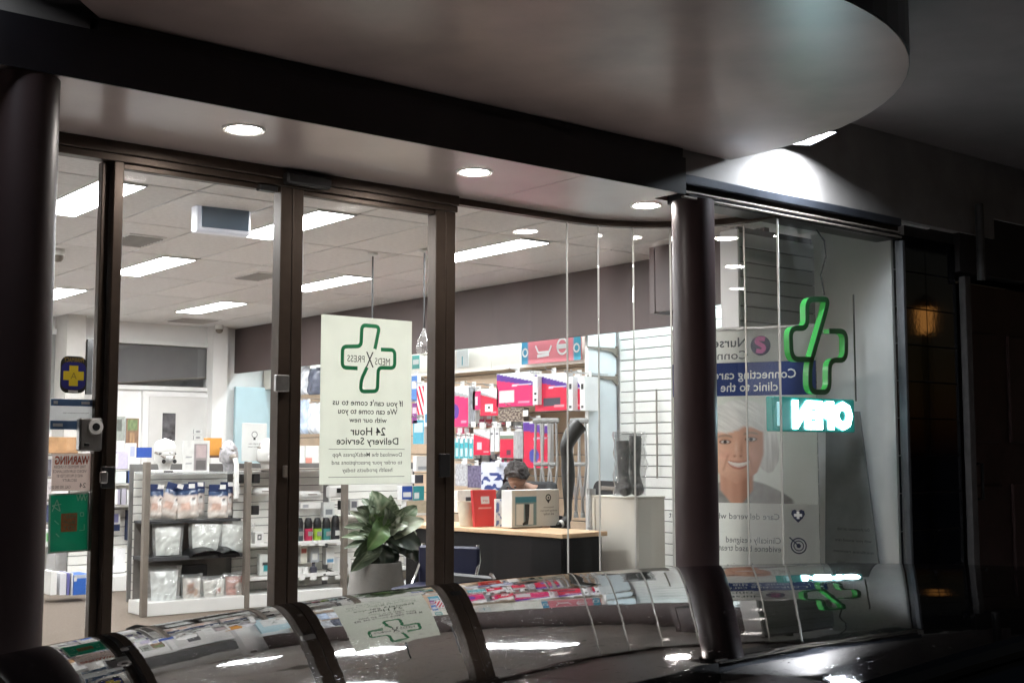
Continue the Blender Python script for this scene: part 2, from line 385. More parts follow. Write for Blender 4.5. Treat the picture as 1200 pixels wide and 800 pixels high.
# ---- upper storey: wall and street awning soffit
M_UPW = mat('render_wall', (.29, .265, .25), .75, var=.14, scale=4, bump=.1, bscale=40)
struct(MB().box((-7.8, -.75, 4.469), (19.0, .28, 3.082)).box((3.35, -.75, 4.5), (3.3, .28, 3.02)).box((6.7, -.75, 4.425), (3.4, .28, 3.17)).box((14, -.748, 4.5), (11.2, .28, 3.02)).build('upper_wall', M_UPW))
M_AWN = mat('awning_soffit_paint', (.18, .155, .155), .75, var=.1, scale=3, bump=.1, bscale=12)
struct(bx('street_awning', M_AWN, (7, -2.15, 3.47), (40, 2.5, .12)))
struct(bx('sky_backing_wall', M_UPW, (9, 9.2, 3), (30, .2, 6.2)))

# ---- beam over the recess
beam = thing('fascia_beam', 'long black painted beam over the shop entrance between the two round columns', 'beam', (3, -.9, ZB))
bm_ = MB(); bm_.box((-1.95, .06, .141), (8.0, .22, .138)); bm_.box((-1.95, -.044, .038), (8.0, .012, .068)); bm_.build('beam_face', M_BEAM, beam)
MB().box((.385, .072, .240), (3.33, .20, .056)).build('cornice', mat('dark_brown_paint', (.022, .018, .018), .45, var=.2), beam)

# ---- columns
def column(X, label):
    t = thing('round_column', label, 'column', (X, -.825, 0), group='round columns at the front of the recess')
    MB().lathe([(.122, .06), (.122, ZB + .004)], n=48).build('shaft', M_COLUMN, t, smooth=True)
    MB().lathe([(.15, -.03), (.15, .04), (.13, .06)], n=48).build('base', M_COLUMN, t, smooth=True)
column(aY(21, 400, -.825).x, 'maroon round column at the far left beside the glass panes with stickers')
column(aY(814, 400, -.825).x, 'maroon round column standing before the curved glass')

# ================================================================== shopfront
sfz = aY(352, 224, 0).z
shop = thing('shopfront', 'bronze framed glass shopfront with sliding doors and a curved glass corner', 'shopfront', (3.0, 0, 0))
O = lambda x, y, z: (x - 3.0, y, z)
hr = MB(); hr.box(O(2.6, 0, (sfz + ZH) / 2 + .018), (3.06, .13, ZH - sfz - .036), bev=.004); hr.box(O(2.6, -.015, sfz + .018), (3.06, .07, .034), bev=.003)
hr.build('head_rail', M_FRAME, shop)
cv = MB(); zc0 = ZH - .040
pts = [(4.1, 0), (5.0, 0)] + arc[1:]
for i in range(len(pts) - 1):
    (x0, y0), (x1, y1) = pts[i], pts[i + 1]; l = math.hypot(x1 - x0, y1 - y0)
    cv.box(O((x0 + x1) / 2, (y0 + y1) / 2, (zc0 + ZH) / 2), (l + .004, .05, ZH - zc0 - .003), rz=math.atan2(y1 - y0, x1 - x0))
cv.build('curved_head_rail', M_FRAME, shop)
cs = MB()
for i in range(len(pts) - 1):
    (x0, y0), (x1, y1) = pts[i], pts[i + 1]; l = math.hypot(x1 - x0, y1 - y0)
    cs.box(O((x0 + x1) / 2, (y0 + y1) / 2, .055), (l + .004, .055, .09), rz=math.atan2(y1 - y0, x1 - x0))
cs.build('curved_sill', M_FRAME, shop)
def pane(name, x0, x1, parent, z0=.02, z1=None, y=0, off=O): 
    z1 = z1 or sfz + .01
    return MB().box(off((x0 + x1) / 2, y, (z0 + z1) / 2), (x1 - x0, .010, z1 - z0)).build(name, M_GLASS, parent)
def stile(x0, x1, parent, y=0, d=.07, z0=0, z1=None, name='stile'):
    z1 = z1 or sfz + .002
    return MB().box(O((x0 + x1) / 2, y, (z0 + z1) / 2), (x1 - x0, d, z1 - z0), bev=.004).build(name, M_FRAME, parent)
xm1, xm1b = 2.108, 2.186; xm2, xm2m, xm2b = 3.012, 3.080, 3.143; xm3, xm3m, xm3b = 3.984, 4.055, 4.124
# fixed pane by the column
fp = MB().box(O(1.84, .03, (.02 + sfz) / 2), (.50, .010, sfz + .01 - .02)).build('fixed_pane', M_GLASS, shop)
stile(2.098, 2.136, shop, y=.03, d=.05, name='jamb'); stile(1.545, 1.59, shop, y=.03, d=.06, name='mullion'); stile(.80, .845, shop, y=.03, d=.06, name='mullion')
MB().box(O(1.195, .03, (.02 + sfz) / 2), (.70, .010, sfz - .01)).build('fixed_pane', M_GLASS, shop); MB().box(O(1.19, .03, (sfz + ZH) / 2), (.78, .06, ZH - sfz - .01), bev=.003).build('head_rail', M_FRAME, shop)
# two sliding doors
d1 = MB().box(O((xm1 + .03 + xm2 + .02) / 2, 0, sfz / 2 + .02), (xm2 - xm1 - .02, .010, sfz - .02)).build('sliding_door', M_DOORGLASS, shop)
stile(2.138, xm1b, d1, d=.085); stile(xm2, xm2m - .002, d1, d=.085)
d2 = MB().box(O((xm2b + xm3) / 2, 0, sfz / 2 + .02), (xm3 - xm2b + .03, .010, sfz - .02)).build('sliding_door', M_DOORGLASS, shop)
stile(xm2m + .002, xm2b, d2, d=.085); stile(xm3, xm3m - .002, d2, d=.085)
stile(xm3m + .002, xm3b, shop, d=.075, name='post')
for dr, x0, x1 in ((d1, 2.19, xm2), (d2, xm2b, xm3)):
    MB().box(O((x0 + x1) / 2, 0, .06), (x1 - x0 - .002, .05, .12), bev=.004).build('bottom_rail', M_FRAME, dr)
    MB().box(O((x0 + x1) / 2, 0, sfz - .012), (x1 - x0 - .002, .045, .026), bev=.003).build('top_rail', M_FRAME, dr)
# sensor box and catches on the head
MB().box(O(aY(360, 206, -.08).x, -.085, ZH - .055), (.26, .06, .06), bev=.01).build('door_sensor', M_BLACK, shop)
MB().box(O(aY(313, 219, -.03).x, -.03, sfz - .02), (.10, .05, .03), bev=.004).build('guide_block', M_BLACK, shop)
p = aY(330, 449, -.055); MB().box(O(p.x, -.055, p.z), (.075, .03, .085), bev=.004).build('door_latch', M_STEEL, shop)
p = aY(334, 552, -.052); MB().box(O(p.x, -.052, p.z), (.022, .018, .06), bev=.004).build('keyhole_plate', M_GREY, shop)
p = aY(521, 545, -.052); MB().box(O(p.x, -.05, p.z), (.07, .02, .13), bev=.004).build('keyhole_plate', M_BLACK, shop)
p = aY(126, 559, -.055); MB().box(O(p.x, -.055, p.z), (.06, .03, .10), bev=.004).build('door_latch', M_BLACK, shop)
MB().box(O(p.x - .025, -.075, p.z), (.035, .02, .055), bev=.006).build('latch_knob', M_STEEL, shop)
# straight and curved glass right of the doors
pane('glass_pane', xm3b - .01, 4.996, shop, .09, zc0 + .01)
SE = [(5.0 + .9 * math.sin(R(a)), -.9 + .9 * math.cos(R(a))) for a in range(0, 91, 15)]
for i in range(6):
    (x0, y0), (x1, y1) = SE[i], SE[i + 1]; l = math.hypot(x1 - x0, y1 - y0)
    MB().box((0, 0, 0), (l - .008, .010, zc0 - .08)).build('curved_glass_pane', M_GLASS, shop, loc=O((x0 + x1) / 2, (y0 + y1) / 2, (zc0 + .1) / 2), rz=math.atan2(y1 - y0, x1 - x0) - R(2.2))
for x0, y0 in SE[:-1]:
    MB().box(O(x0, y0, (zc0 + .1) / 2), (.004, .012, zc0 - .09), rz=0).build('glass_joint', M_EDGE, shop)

# ---- front display window
XW0, XW1 = 5.9, 7.16
dw = thing('display_window', 'straight glass display window with black roller track header right of the column', 'window', (6.5, YF, 0))
D = lambda x, y, z: (x - 6.5, y - YF, z)
MB().box(D((XW0 + XW1) / 2, YF, 1.39), (XW1 - XW0 - .006, .010, 2.6)).build('glass_pane', M_GLASS, dw)
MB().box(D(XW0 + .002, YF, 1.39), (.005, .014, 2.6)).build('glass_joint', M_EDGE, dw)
MB().box(D((5.13 + 7.2) / 2, -.80, 2.77), (2.05, .17, .13), bev=.004).build('header', M_BEAM, dw)
MB().box(D((5.03 + 7.2) / 2, -.906, 2.815), (2.12, .035, .055), bev=.006).build('header_capping', mat('blue_black_metal', (.06, .065, .08), .28, metal=.6), dw)
for z, y in ((2.745, -.905), (2.712, -.915)): MB().box(D((5.03 + 7.2) / 2, y, z), (2.12, .02, .012), bev=.003).build('roller_track', M_GREY, dw)
MB().box(D((XW0 + XW1) / 2, YF, .05), (XW1 - XW0, .07, .09), bev=.004).build('sill', M_FRAME, dw)
MB().box(D(XW1 + .016, YF - .003, 1.36), (.028, .06, 2.66), bev=.003).build('jamb', mat('dull_aluminium', (.10, .105, .115), .35, metal=.6), dw)
struct(bx('display_side_wall', mat('display_paint', (.70, .70, .69), .7, var=.07, scale=3, bump=.08, bscale=30), (7.26, -.5, 1.415), (.16, .66, 2.825)))

# ---- tiled pier, trim, neighbouring doorway
pier = thing('tiled_pier', 'gloss black tiled pier at the right end of the display window', 'pier', (7.58, -.75, 0))
MB().box((0, .04, 1.42), (.76, .22, 2.84)).build('core', mat('grout', (.045, .045, .05), .7), pier)
M_BTILE = mat('black_tile', (.006, .0065, .010), .045, var=.3, scale=4, bump=.012, bscale=30)
bt = MB().box((0, 0, 0), (.374, .012, .246), bev=.003).mesh('tile', M_BTILE)
for j in range(11):
    for i in (-1, 1): put(bt, 'tile', pier, (i * .189, -.078, .135 + .25 * j))
p = aY(1137, 480, -.86)
tag(MB().box((0, 0, 0), (.075, .05, 2.52), bev=.004).build('corner_trim', mat('grey_trim', (.07, .062, .06), .5, var=.2, scale=20), loc=(8.03, -.86, 1.27)), 'pale grey upright trim between the black tiles and the maroon door', 'trim')
tag(MB().tube([(0, 0, 0), (0, 0, .55)], .03, 12).build('drain_pipe', MATS['grey_trim'], loc=(8.10, -.95, 2.50), smooth=True), 'short grey pipe stub high above the maroon door', 'pipe')
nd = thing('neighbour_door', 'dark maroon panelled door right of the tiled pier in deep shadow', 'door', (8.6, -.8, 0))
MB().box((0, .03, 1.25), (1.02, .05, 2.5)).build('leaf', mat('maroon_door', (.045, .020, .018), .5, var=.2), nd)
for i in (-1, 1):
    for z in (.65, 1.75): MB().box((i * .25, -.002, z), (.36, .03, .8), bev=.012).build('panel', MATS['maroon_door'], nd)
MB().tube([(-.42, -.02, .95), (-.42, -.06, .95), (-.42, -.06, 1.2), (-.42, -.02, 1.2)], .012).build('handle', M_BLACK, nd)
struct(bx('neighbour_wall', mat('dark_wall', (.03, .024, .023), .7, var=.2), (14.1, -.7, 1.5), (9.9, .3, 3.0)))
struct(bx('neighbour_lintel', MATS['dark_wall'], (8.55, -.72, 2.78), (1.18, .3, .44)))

# ================================================================== lamps
def led(x0, x1, y0, y1, label):
    t = thing('ceiling_light', label, 'ceiling light', ((x0 + x1) / 2, (y0 + y1) / 2, ZC), group='long led panels in the shop ceiling')
    wx, wy = x1 - x0, y1 - y0
    MB().box((0, 0, -.006), (wx - .02, wy - .02, .008)).build('diffuser', M_LED, t)
    f = MB()
    for s in (-1, 1): f.box((s * (wx / 2 - .006), 0, -.005), (.012, wy, .014)); f.box((0, s * (wy / 2 - .006), -.005), (wx - .024, .012, .014))
    f.build('frame', M_PLASTIC, t)
lx = [(2.53, 2.82, 'left'), (3.95, 4.24, 'middle'), (5.63, 5.92, 'right')]
ly = [(1.215, 2.40, 'front'), (3.625, 4.81, 'middle'), (6.035, 7.22, 'rear')]
for a, b, n in lx:
    for c, d, m in ly: led(a, b, c, d, f'white led panel, {m} one in the {n} row of the shop ceiling')
t0 = None
for (x, y), lb in zip([(286, 151), (556, 201), (757, 240)], ['above the left sliding door', 'above the post right of the doors', 'above the curved glass']):
    p = aZ(x, y, ZH)
    if t0 is None:
        t0 = thing('downlight', 'round warm white downlight in the recess soffit ' + lb, 'downlight', (p.x, p.y, ZH), group='round downlights in the recess soffit')
        MB().lathe([(.074, -.006), (.092, -.010), (.098, -.001)], n=36).build('trim_ring', M_PLASTIC, t0, smooth=True)
        MB().lathe([(.0001, -.008), (.074, -.006), (.074, -.001)], n=36).build('lens', M_DOWN, t0, smooth=True)
    else: dup(t0, (p.x, p.y, ZH), label='round warm white downlight in the recess soffit ' + lb)
def flood(x, y, rz, label, lens='flood_lens', power=300):
    t = thing('floodlight', label, 'floodlight', (x, y, 3.15), rz, group='floodlights washing the upper wall')
    h = MB()
    for s in (-1, 1): h.box((s * .062, 0, .03), (.008, .33, .07)); h.box((0, s * .161, .03), (.116, .008, .07))
    h.box((0, 0, .09), (.14, .34, .05), bev=.01); h.build('housing', M_BLACK, t)
    MB().box((0, 0, .026), (.114, .312, .006)).build('lens', emit(lens, (.84, .92, 1), power), t)
    MB().tube([(0, 0, .11), (0, 0, .255)], .012).build('bracket', M_BLACK, t)
flood(5.96, -1.14, R(-25), 'small rectangular floodlight lit white below the rounded end of the canopy')
flood(.95, -1.06, R(10), 'floodlight above the left column lighting the wall over the beam', 'dim_flood_lens', 55)
# cool strip lamps hidden behind the bulkhead board light the goods on the right wall
for i in range(4):
    t = thing('strip_light', 'cool white strip lamp behind the bulkhead board, ' + ['nearest the window', 'second from the window', 'second from the back wall', 'nearest the back wall'][i], 'strip light', (7.36, 1.35 + 2.0 * i, ZBK + .25), group='strip lamps behind the bulkhead')
    MB().box((0, 0, 0), (.05, 1.7, .03), bev=.008).build('tube', emit('strip_tube', (.80, .95, 1), 24), t)
    MB().box((0, 0, .02), (.08, 1.75, .02)).build('batten', M_PLASTIC, t)
# street lamp down the road, seen as an orange glint in the black tiles and the car roof
sl_ = thing('street_lamp', 'orange lit street lamp on a dark pole across the road', 'street lamp', (18.2, -7.6, -.25))
MB().tube([(0, 0, 0), (0, 0, 3.5)], [.07, .045], 12).build('pole', M_BLACK, sl_, smooth=True)
MB().lathe([(.10, 3.5), (.15, 3.9)], n=6).build('lantern', emit('sodium_lamp', (1, .42, .10), 1.2), sl_)
MB().lathe([(.26, 3.9), (.08, 4.1), (.001, 4.15)], n=6).build('cap', M_BLACK, sl_)

# ================================================================== parked car
def roofz(X, Y):
    u, v = X - .75, Y + 4.6
    return 1.1 + .08246 * u - .0523 * v - .07301 * u * u - .06874 * v * v + .01162 * u * v
M_CAR = mat('black_car_paint', (.012, .012, .013), .30, var=.3, scale=30, coat=1, spec=.5)
def car_paint():
    m, N, L, b = nodes('car_clearcoat'); N.remove(b); out = N['Material Output']
    df = N.new('ShaderNodeBsdfDiffuse'); df.inputs[0].default_value = (.013, .012, .013, 1); gl = N.new('ShaderNodeBsdfGlossy'); gl.inputs[0].default_value = (.92, .92, .93, 1)
    tc = N.new('ShaderNodeTexCoord'); v = N.new('ShaderNodeTexNoise'); v.inputs['Scale'].default_value = 230; v.inputs['Detail'].default_value = 3
    L.new(tc.outputs['Object'], v.inputs['Vector']); mr = N.new('ShaderNodeMapRange'); mr.inputs[1].default_value = .64; mr.inputs[2].default_value = .80; mr.inputs[3].default_value = .022; mr.inputs[4].default_value = .32
    L.new(v.outputs[0], mr.inputs[0]); L.new(mr.outputs[0], gl.inputs['Roughness'])
    # dust specks lie on the paint as a dull film
    v2 = N.new('ShaderNodeTexNoise'); v2.inputs['Scale'].default_value = 130; v2.inputs['Detail'].default_value = 6; L.new(tc.outputs['Object'], v2.inputs['Vector'])
    m2 = N.new('ShaderNodeMapRange'); m2.inputs[1].default_value = .62; m2.inputs[2].default_value = .80; m2.inputs[3].default_value = 0; m2.inputs[4].default_value = .35; L.new(v2.outputs[0], m2.inputs[0])
    dd = N.new('ShaderNodeBsdfDiffuse'); dd.inputs[0].default_value = (.16, .15, .14, 1)
    n2 = N.new('ShaderNodeTexNoise'); n2.inputs['Scale'].default_value = 4; n2.inputs['Detail'].default_value = 4; L.new(tc.outputs['Object'], n2.inputs['Vector'])
    bp = N.new('ShaderNodeBump'); bp.inputs['Strength'].default_value = .022; bp.inputs['Distance'].default_value = .02; L.new(n2.outputs[0], bp.inputs['Height']); L.new(bp.outputs[0], gl.inputs['Normal'])
    lw = N.new('ShaderNodeLayerWeight'); lw.inputs[0].default_value = .5; pw = N.new('ShaderNodeMath'); pw.operation = 'POWER'; pw.inputs[1].default_value = 4.2; L.new(lw.outputs['Facing'], pw.inputs[0])
    ma = N.new('ShaderNodeMath'); ma.operation = 'MULTIPLY_ADD'; ma.inputs[1].default_value = .64; ma.inputs[2].default_value = .03; L.new(pw.outputs[0], ma.inputs[0])
    mx = N.new('ShaderNodeMixShader'); L.new(ma.outputs[0], mx.inputs[0]); L.new(df.outputs[0], mx.inputs[1]); L.new(gl.outputs[0], mx.inputs[2])
    mz = N.new('ShaderNodeMixShader'); L.new(m2.outputs[0], mz.inputs[0]); L.new(mx.outputs[0], mz.inputs[1]); L.new(dd.outputs[0], mz.inputs[2]); L.new(mz.outputs[0], out.inputs[0])
    return m
M_ROOF = car_paint()
car = thing('parked_car', 'glossy black parked car in the foreground whose roof mirrors the shopfront', 'car', (1.3, -4.45, -.25))
C = lambda x, y, z: (x - 1.3, y + 4.45, z + .25)
RY0, RY1, RX0, RX1 = -5.10, -3.42, -.05, 2.70
def roof_fn(u, v):
    X = RX0 + (RX1 - RX0) * u; Y = RY0 + (RY1 - RY0) * v; return C(X, Y, roofz(X, Y))
rf = MB(); rf.grid(roof_fn, 60, 40); rf.build('roof', M_ROOF, car, smooth='all')
# glasshouse and body as cross-sections along the car
def ring(X, inset, ztop, yb=.0):
    """closed section: sill, side, belt, pillar, roof edge (both sides)"""
    return X, inset, ztop
def loft(mb, secs):
    n = len(secs[0]); o = []
    for s in secs: o += s
    fs = [(i * n + k, i * n + (k + 1) % n, (i + 1) * n + (k + 1) % n, (i + 1) * n + k) for i in range(len(secs) - 1) for k in range(n)]
    fs += [tuple(range(n))[::-1], tuple((len(secs) - 1) * n + k for k in range(n))]
    mb.add(o, fs)
yc = -4.27
def bsec(X, hw, zb, zs, zt):
    pr = [(-hw * .90, zb), (-hw, zb + .10), (-hw, zs), (-hw * .97, zt - .03), (-hw * .90, zt), (hw * .90, zt), (hw * .97, zt - .03), (hw, zs), (hw, zb + .10), (hw * .90, zb)]
    return [C(X, yc + a, z) for a, z in pr]
bd = MB()
loft(bd, [bsec(-1.02, .62, .12, .32, .42), bsec(-.98, .78, .02, .40, .52), bsec(-.75, .86, -.04, .48, .62), bsec(-.1, .885, -.05, .52, .66), bsec(1.3, .895, -.05, .52, .66), bsec(2.6, .885, -.05, .50, .64), bsec(3.3, .84, -.03, .42, .55), bsec(3.55, .72, .04, .34, .46), bsec(3.60, .58, .12, .28, .38)])
bd.build('body', M_CAR, car, smooth=True)
def gsec(X, hw, z0, hw1, z1):
    return [C(X, yc - hw, z0), C(X, yc - hw1, z1), C(X, yc + hw1, z1), C(X, yc + hw, z0)]
gz = lambda X: min(roofz(X, -5.06), roofz(X, -3.70)) - .03
gh = MB(); loft(gh, [gsec(-.70, .80, .60, .70, .66), gsec(-.04, .83, .62, .66, gz(-.04)), gsec(1.3, .84, .62, .66, gz(1.3)), gsec(2.66, .83, .60, .64, gz(2.66)), gsec(3.35, .78, .53, .66, .57)])
gh.build('side_glass', mat('tinted_glass', (.01, .012, .013), .04, var=.1, coat=1), car)
# rolled roof edges and gutter mouldings
for ya, s in ((RY0, -1), (RY1, 1)):
    e = MB(); e.grid(lambda u, v: C(RX0 + (RX1 - RX0) * u, ya + s * .055 * math.sin(v * PI / 2), roofz(RX0 + (RX1 - RX0) * u, ya) - .004 - .085 * (1 - math.cos(v * PI / 2)) - s * .0), 40, 6)
    e.build('roof_rail_panel', M_CAR, car, smooth='all')
    if s > 0: continue
    g = MB(); g.tube([C(x, ya + s * .004, roofz(x, ya) + .002) for x in [RX0 + (RX1 - RX0) * i / 24 for i in range(25)]], .009, 8); g.build('gutter_moulding', mat('rubber_trim', (.02, .02, .02), .25, var=.1), car, smooth=True)
for xa, s in ((RX0, -1), (RX1, 1)):
    e = MB(); e.grid(lambda u, v: C(xa + s * .07 * math.sin(v * PI / 2), RY0 + (RY1 - RY0) * u, roofz(xa, RY0 + (RY1 - RY0) * u) - .003 - .10 * (1 - math.cos(v * PI / 2))), 30, 5); e.build('roof_header', M_CAR, car, smooth='all')
# pillars
for X0, X1, z0 in ((-.66, -.06, .64), (3.3, 2.66, .58)):
    for s in (-1, 1): MB().tube([C(X0, yc + s * .80, z0), C(X1, yc + s * .68, gz(X1) + .01)], .035, 8).build('pillar', M_CAR, car, smooth=True)
for X in (.85, 1.75):
    for s in (-1, 1): MB().tube([C(X, yc + s * .846, .62), C(X, yc + s * .672, gz(X))], .03, 8).build('pillar', M_BLACK, car, smooth=True)
wt = MB().lathe([(.19, -.10), (.29, -.10), (.315, -.07), (.315, .07), (.29, .10), (.19, .10)], n=36, axis='Y').mesh('tyre', mat('tyre_rubber', (.018, .018, .018), .8, bump=.2), smooth=True)
wr = MB(); wr.lathe([(.001, -.085), (.06, -.09), (.07, -.07), (.18, -.06), (.195, -.095), (.2, .09)], n=30, axis='Y')
for k in range(5): wr.box((.12 * math.cos(k * 2 * PI / 5), -.085, .12 * math.sin(k * 2 * PI / 5)), (.15, .03, .045), ry=-k * 2 * PI / 5, bev=.006)
wr = wr.mesh('rim', mat('alloy', (.45, .45, .46), .3, metal=.9), smooth=True)
for X in (-.15, 2.55):
    for s in (-1, 1):
        o = put(wt, 'wheel', car, C(X, yc + s * .80, .065), 0 if s < 0 else PI); put(wr, 'rim', o)
for s in (-1, 1):
    MB().box(C(3.56, yc + s * .52, .36), (.06, .24, .11), bev=.03).build('headlight', mat('lamp_lens', (.5, .5, .5), .1, coat=1), car)
    MB().box(C(-.99, yc + s * .60, .42), (.06, .20, .14), bev=.03).build('tail_light', mat('red_lens', (.35, .01, .01), .1, coat=1), car)
    m_ = MB(); m_.box(C(2.35, yc + s * .99, .72), (.12, .20, .13), bev=.04); m_.build('door_mirror', M_CAR, car)
    for X in (.7, 1.7): MB().box(C(X, yc + s * .90, .55), (.18, .03, .03), bev=.01).build('door_handle', M_CAR, car)
    for X in (.25, 1.3, 2.3): MB().box(C(X, yc + s * .894, .30), (.008, .006, .56)).build('door_seam', M_BLACK, car)
MB().box(C(3.6, yc, .12), (.012, .48, .11)).build('number_plate', M_PLASTIC, car)
# ================================================================== slatwalls
def slatwall(name, label, cat, loc, rz, width, z0, z1, m, step=.1, gap=.008, thick=.016):
    """board wall of separate horizontal slats over a dark groove board; local front faces -y"""
    t = thing(name, label, cat, loc, rz)
    MB().box((0, .03, (z0 + z1) / 2), (width, .02, z1 - z0)).build('groove_board', M_GROOVE, t)
    n = int((z1 - z0) / step); me = MB().box((0, 0, 0), (width, thick, step - gap), bev=.003).mesh('slat', m)
    for i in range(n): put(me, 'slat', t, (0, .011, z0 + step * (i + .5)))
    return t
# right wall, white part near the front
slatwall('slatwall', 'bright white slatwall on the right wall behind the tall pedestals', 'slatwall', (WX - .002, 1.43, 0), R(-90), 1.62, .06, 2.46, M_SLAT, step=.092)
# timber part behind the hanging goods
slatwall('slatwall', 'pale timber slatwall carrying the hooks with hanging pink packs', 'slatwall', (WX - .002, 5.48, 0), R(-90), 6.32, .06, 2.46, M_WARM, step=.2)
# display window: rear slatwall seen from the street
slatwall('slatwall', 'dim grey slatwall closing the back of the display window', 'slatwall', (6.98, -.20, 0), 0, 1.20, .06, 2.80, mat('grey_laminate', (.42, .42, .415), .5, var=.05, scale=3, objvar=.03), step=.1)
tag(MB().box((0, 0, 0), (.02, .16, 2.76), bev=.004).build('end_post', M_WHITE, loc=(6.372, -.115, 1.40)), 'white square post at the left end of the dim grey slatwall', 'post')
# end panel of the goods bay with two empty shelf brackets
ep = thing('bay_divider', 'pale blue white end panel between the pink packs and the white slatwall', 'panel', (7.42, 2.28, 0))
MB().box((0, 0, 1.2), (.34, .03, 2.36), bev=.004).build('board', mat('panel_laminate', (.70, .75, .78), .35, var=.04), ep)
MB().box((-.176, -.004, 1.2), (.014, .04, 2.36), bev=.003).build('edge_strip', M_PLASTIC, ep)
for k, (yy) in enumerate((408, 441)):
    p = aX(722, yy, WX - .03)
    b = thing('shelf_bracket', ['upper', 'lower'][k] + ' empty grey shelf bracket on the white slatwall', 'bracket', p, group='empty shelf brackets')
    MB().prism([(0, .0), (0, -.07), (-.05, -.035), (-.34, -.012), (-.34, .0)], -.008, .008, 'XZ').build('arm', M_GREY, b)
    MB().box((.008, 0, -.03), (.012, .03, .10), bev=.003).build('plate', M_GREY, b)
# hanging rail lines on the slatwall
tag(MB().tube([(0, 0, 0), (0, 0, .75)], .008).build('hang_rail', M_GREY, loc=(WX - .04, aX(773, 450, WX).y, aX(773, 560, WX).z)), 'thin vertical grey rail on the white slatwall above the pedestal', 'rail')

# ================================================================== paper and signs on the glass
def grey_noise(u, v, f, seed=0): return mnoise.noise(Vector((u * f, v * f, seed)))
def lerp(a, b, t): return tuple(a[i] + (b[i] - a[i]) * t for i in range(3))
CREAM = (.76, .775, .72); GREEN = (.012, .22, .085)
M_GREENINK = mat('green_ink', GREEN, .45, var=.06); M_TEXT = mat('grey_ink', (.05, .055, .05), .5)
M_SIGN = paper('sign_card', CREAM, .8)
def sheet(name, label, cat, x0, y0, x1, y1, Y, m, th=.003, group=None, tilt=0):
    """flat card on the glass: pixel rectangle on plane Y -> root at its lower centre, local x-z"""
    a, b = aY(x0, y1, Y), aY(x1, y0, Y); t = thing(name, label, cat, ((a.x + b.x) / 2, Y, a.z), group=group)
    wd, hh = b.x - a.x, b.z - a.z
    t.rotation_euler = (0, tilt, 0)
    MB().box((0, th / 2 + .001, hh / 2), (wd, th, hh), bev=.0008).build('card', m, t)
    return t, wd, hh
t, wd, hh = sheet('delivery_sign', 'tall cream delivery service sign with green cross hanging in the right sliding door', 'sign', 374, 376.5, 483, 568, .014, M_SIGN)
lx_ = lambda px_: (px_ - 50) / 377 * wd - wd / 2
lz_ = lambda py_: hh - (py_ - 57) / 668 * hh + .0
lg = MB(); K = lambda P: [(lx_(x), lz_(y) + (x - 50) / 377 * .012) for x, y in P]
ribbon(lg, K([(268, 187), (286, 95), (213, 92), (210, 178), (135, 182), (135, 265), (197, 267)]), .021, -.0012, 0, .026, flat=True)
ribbon(lg, K([(293, 188), (352, 188), (352, 262), (283, 262), (280, 358), (210, 360), (213, 312), (236, 262)]), .021, -.0012, 0, .026, flat=True)
lg.build('cross_logo', M_GREENINK, t)
text('MEDS', t, M_TEXT, lx_(300), lz_(231), -.0012, width=.096, height=.038)
text('PRESS', t, M_TEXT, lx_(190), lz_(225), -.0012, width=.108, height=.036)
text('X', t, M_INK, lx_(247), lz_(225), -.0014, width=.05, height=.085)
for s, yy, wpx, hp in [("If you can't come to us", 400, 290, 25), ('We can come to you', 434, 245, 25), ('with our new', 469, 155, 22), ('24 Hour', 514, 145, 34), ('Delivery Service', 553, 255, 30),
                       ('Download the MedsXpress App', 607, 285, 18), ('to order your prescriptions and', 638, 290, 18), ('health products today', 668, 205, 18)]:
    text(s, t, M_TEXT if hp < 20 else M_INK, lx_(243), lz_(yy), -.0012, width=wpx / 377 * wd, height=hp / 668 * hh * .92, bold=.012 if hp > 20 else .004)
ru = MB(); rect(ru, lx_(85), lz_(587), lx_(398), lz_(585), -.0012); rect(ru, lx_(85), lz_(697), lx_(398), lz_(695), -.0012); ru.build('rule', M_TEXT, t)

YS_ = .040
M_BLUEINK = mat('blue_ink', (.02, .025, .22), .4); M_YEL = mat('yellow_ink', (.85, .64, .04), .4); M_GOLD = mat('gold_ink', (.38, .25, .05), .4)
def rrect(w_, h_, r, n=5):
    P = []
    for cx, cz, a0 in ((w_ / 2 - r, h_ - r, 0), (-w_ / 2 + r, h_ - r, 90), (-w_ / 2 + r, r, 180), (w_ / 2 - r, r, 270)):
        for k in range(n + 1): a = R(a0 + 90 * k / n); P.append((cx + r * math.cos(a), cz + r * math.sin(a)))
    return P
a, b = aY(70, 460, YS_), aY(102, 418, YS_); t = thing('pharmacy_sticker', 'dark sticker with yellow cross on blue, topmost on the fixed pane by the left column', 'sticker', ((a.x + b.x) / 2, YS_, a.z))
wd, hh = b.x - a.x, b.z - a.z
MB().prism(rrect(wd, hh, .035), 0, .002, 'XZ').build('card', M_INK, t)
q = MB(); flat(q, [(x, z * .74 + hh * .10) for x, z in rrect(wd * .92, hh, .035)], -.001); q.build('blue_field', M_BLUEINK, t)
q = MB(); c_ = hh * .47; L_ = wd * .39; w2 = wd * .17
flat(q, [(-w2, c_ - L_), (w2, c_ - L_), (w2, c_ - w2), (L_, c_ - w2), (L_, c_ + w2), (w2, c_ + w2), (w2, c_ + L_), (-w2, c_ + L_), (-w2, c_ + w2), (-L_, c_ + w2), (-L_, c_ - w2), (-w2, c_ - w2)], -.002); q.build('yellow_cross', M_YEL, t)
text('A', t, M_GOLD, 0, c_, -.0028, height=.03); text('PHARMACY', t, M_GOLD, 0, hh * .90, -.001, width=wd * .75, height=.022)
q = MB(); rect(q, -.022, hh * .03, .022, hh * .075, -.001); q.build('badge', M_PLASTIC, t)
M_PAPER = paper('white_paper', (.74, .75, .75), .6); M_BLUE2 = mat('steel_blue_ink', (.07, .15, .30), .5, var=.1)
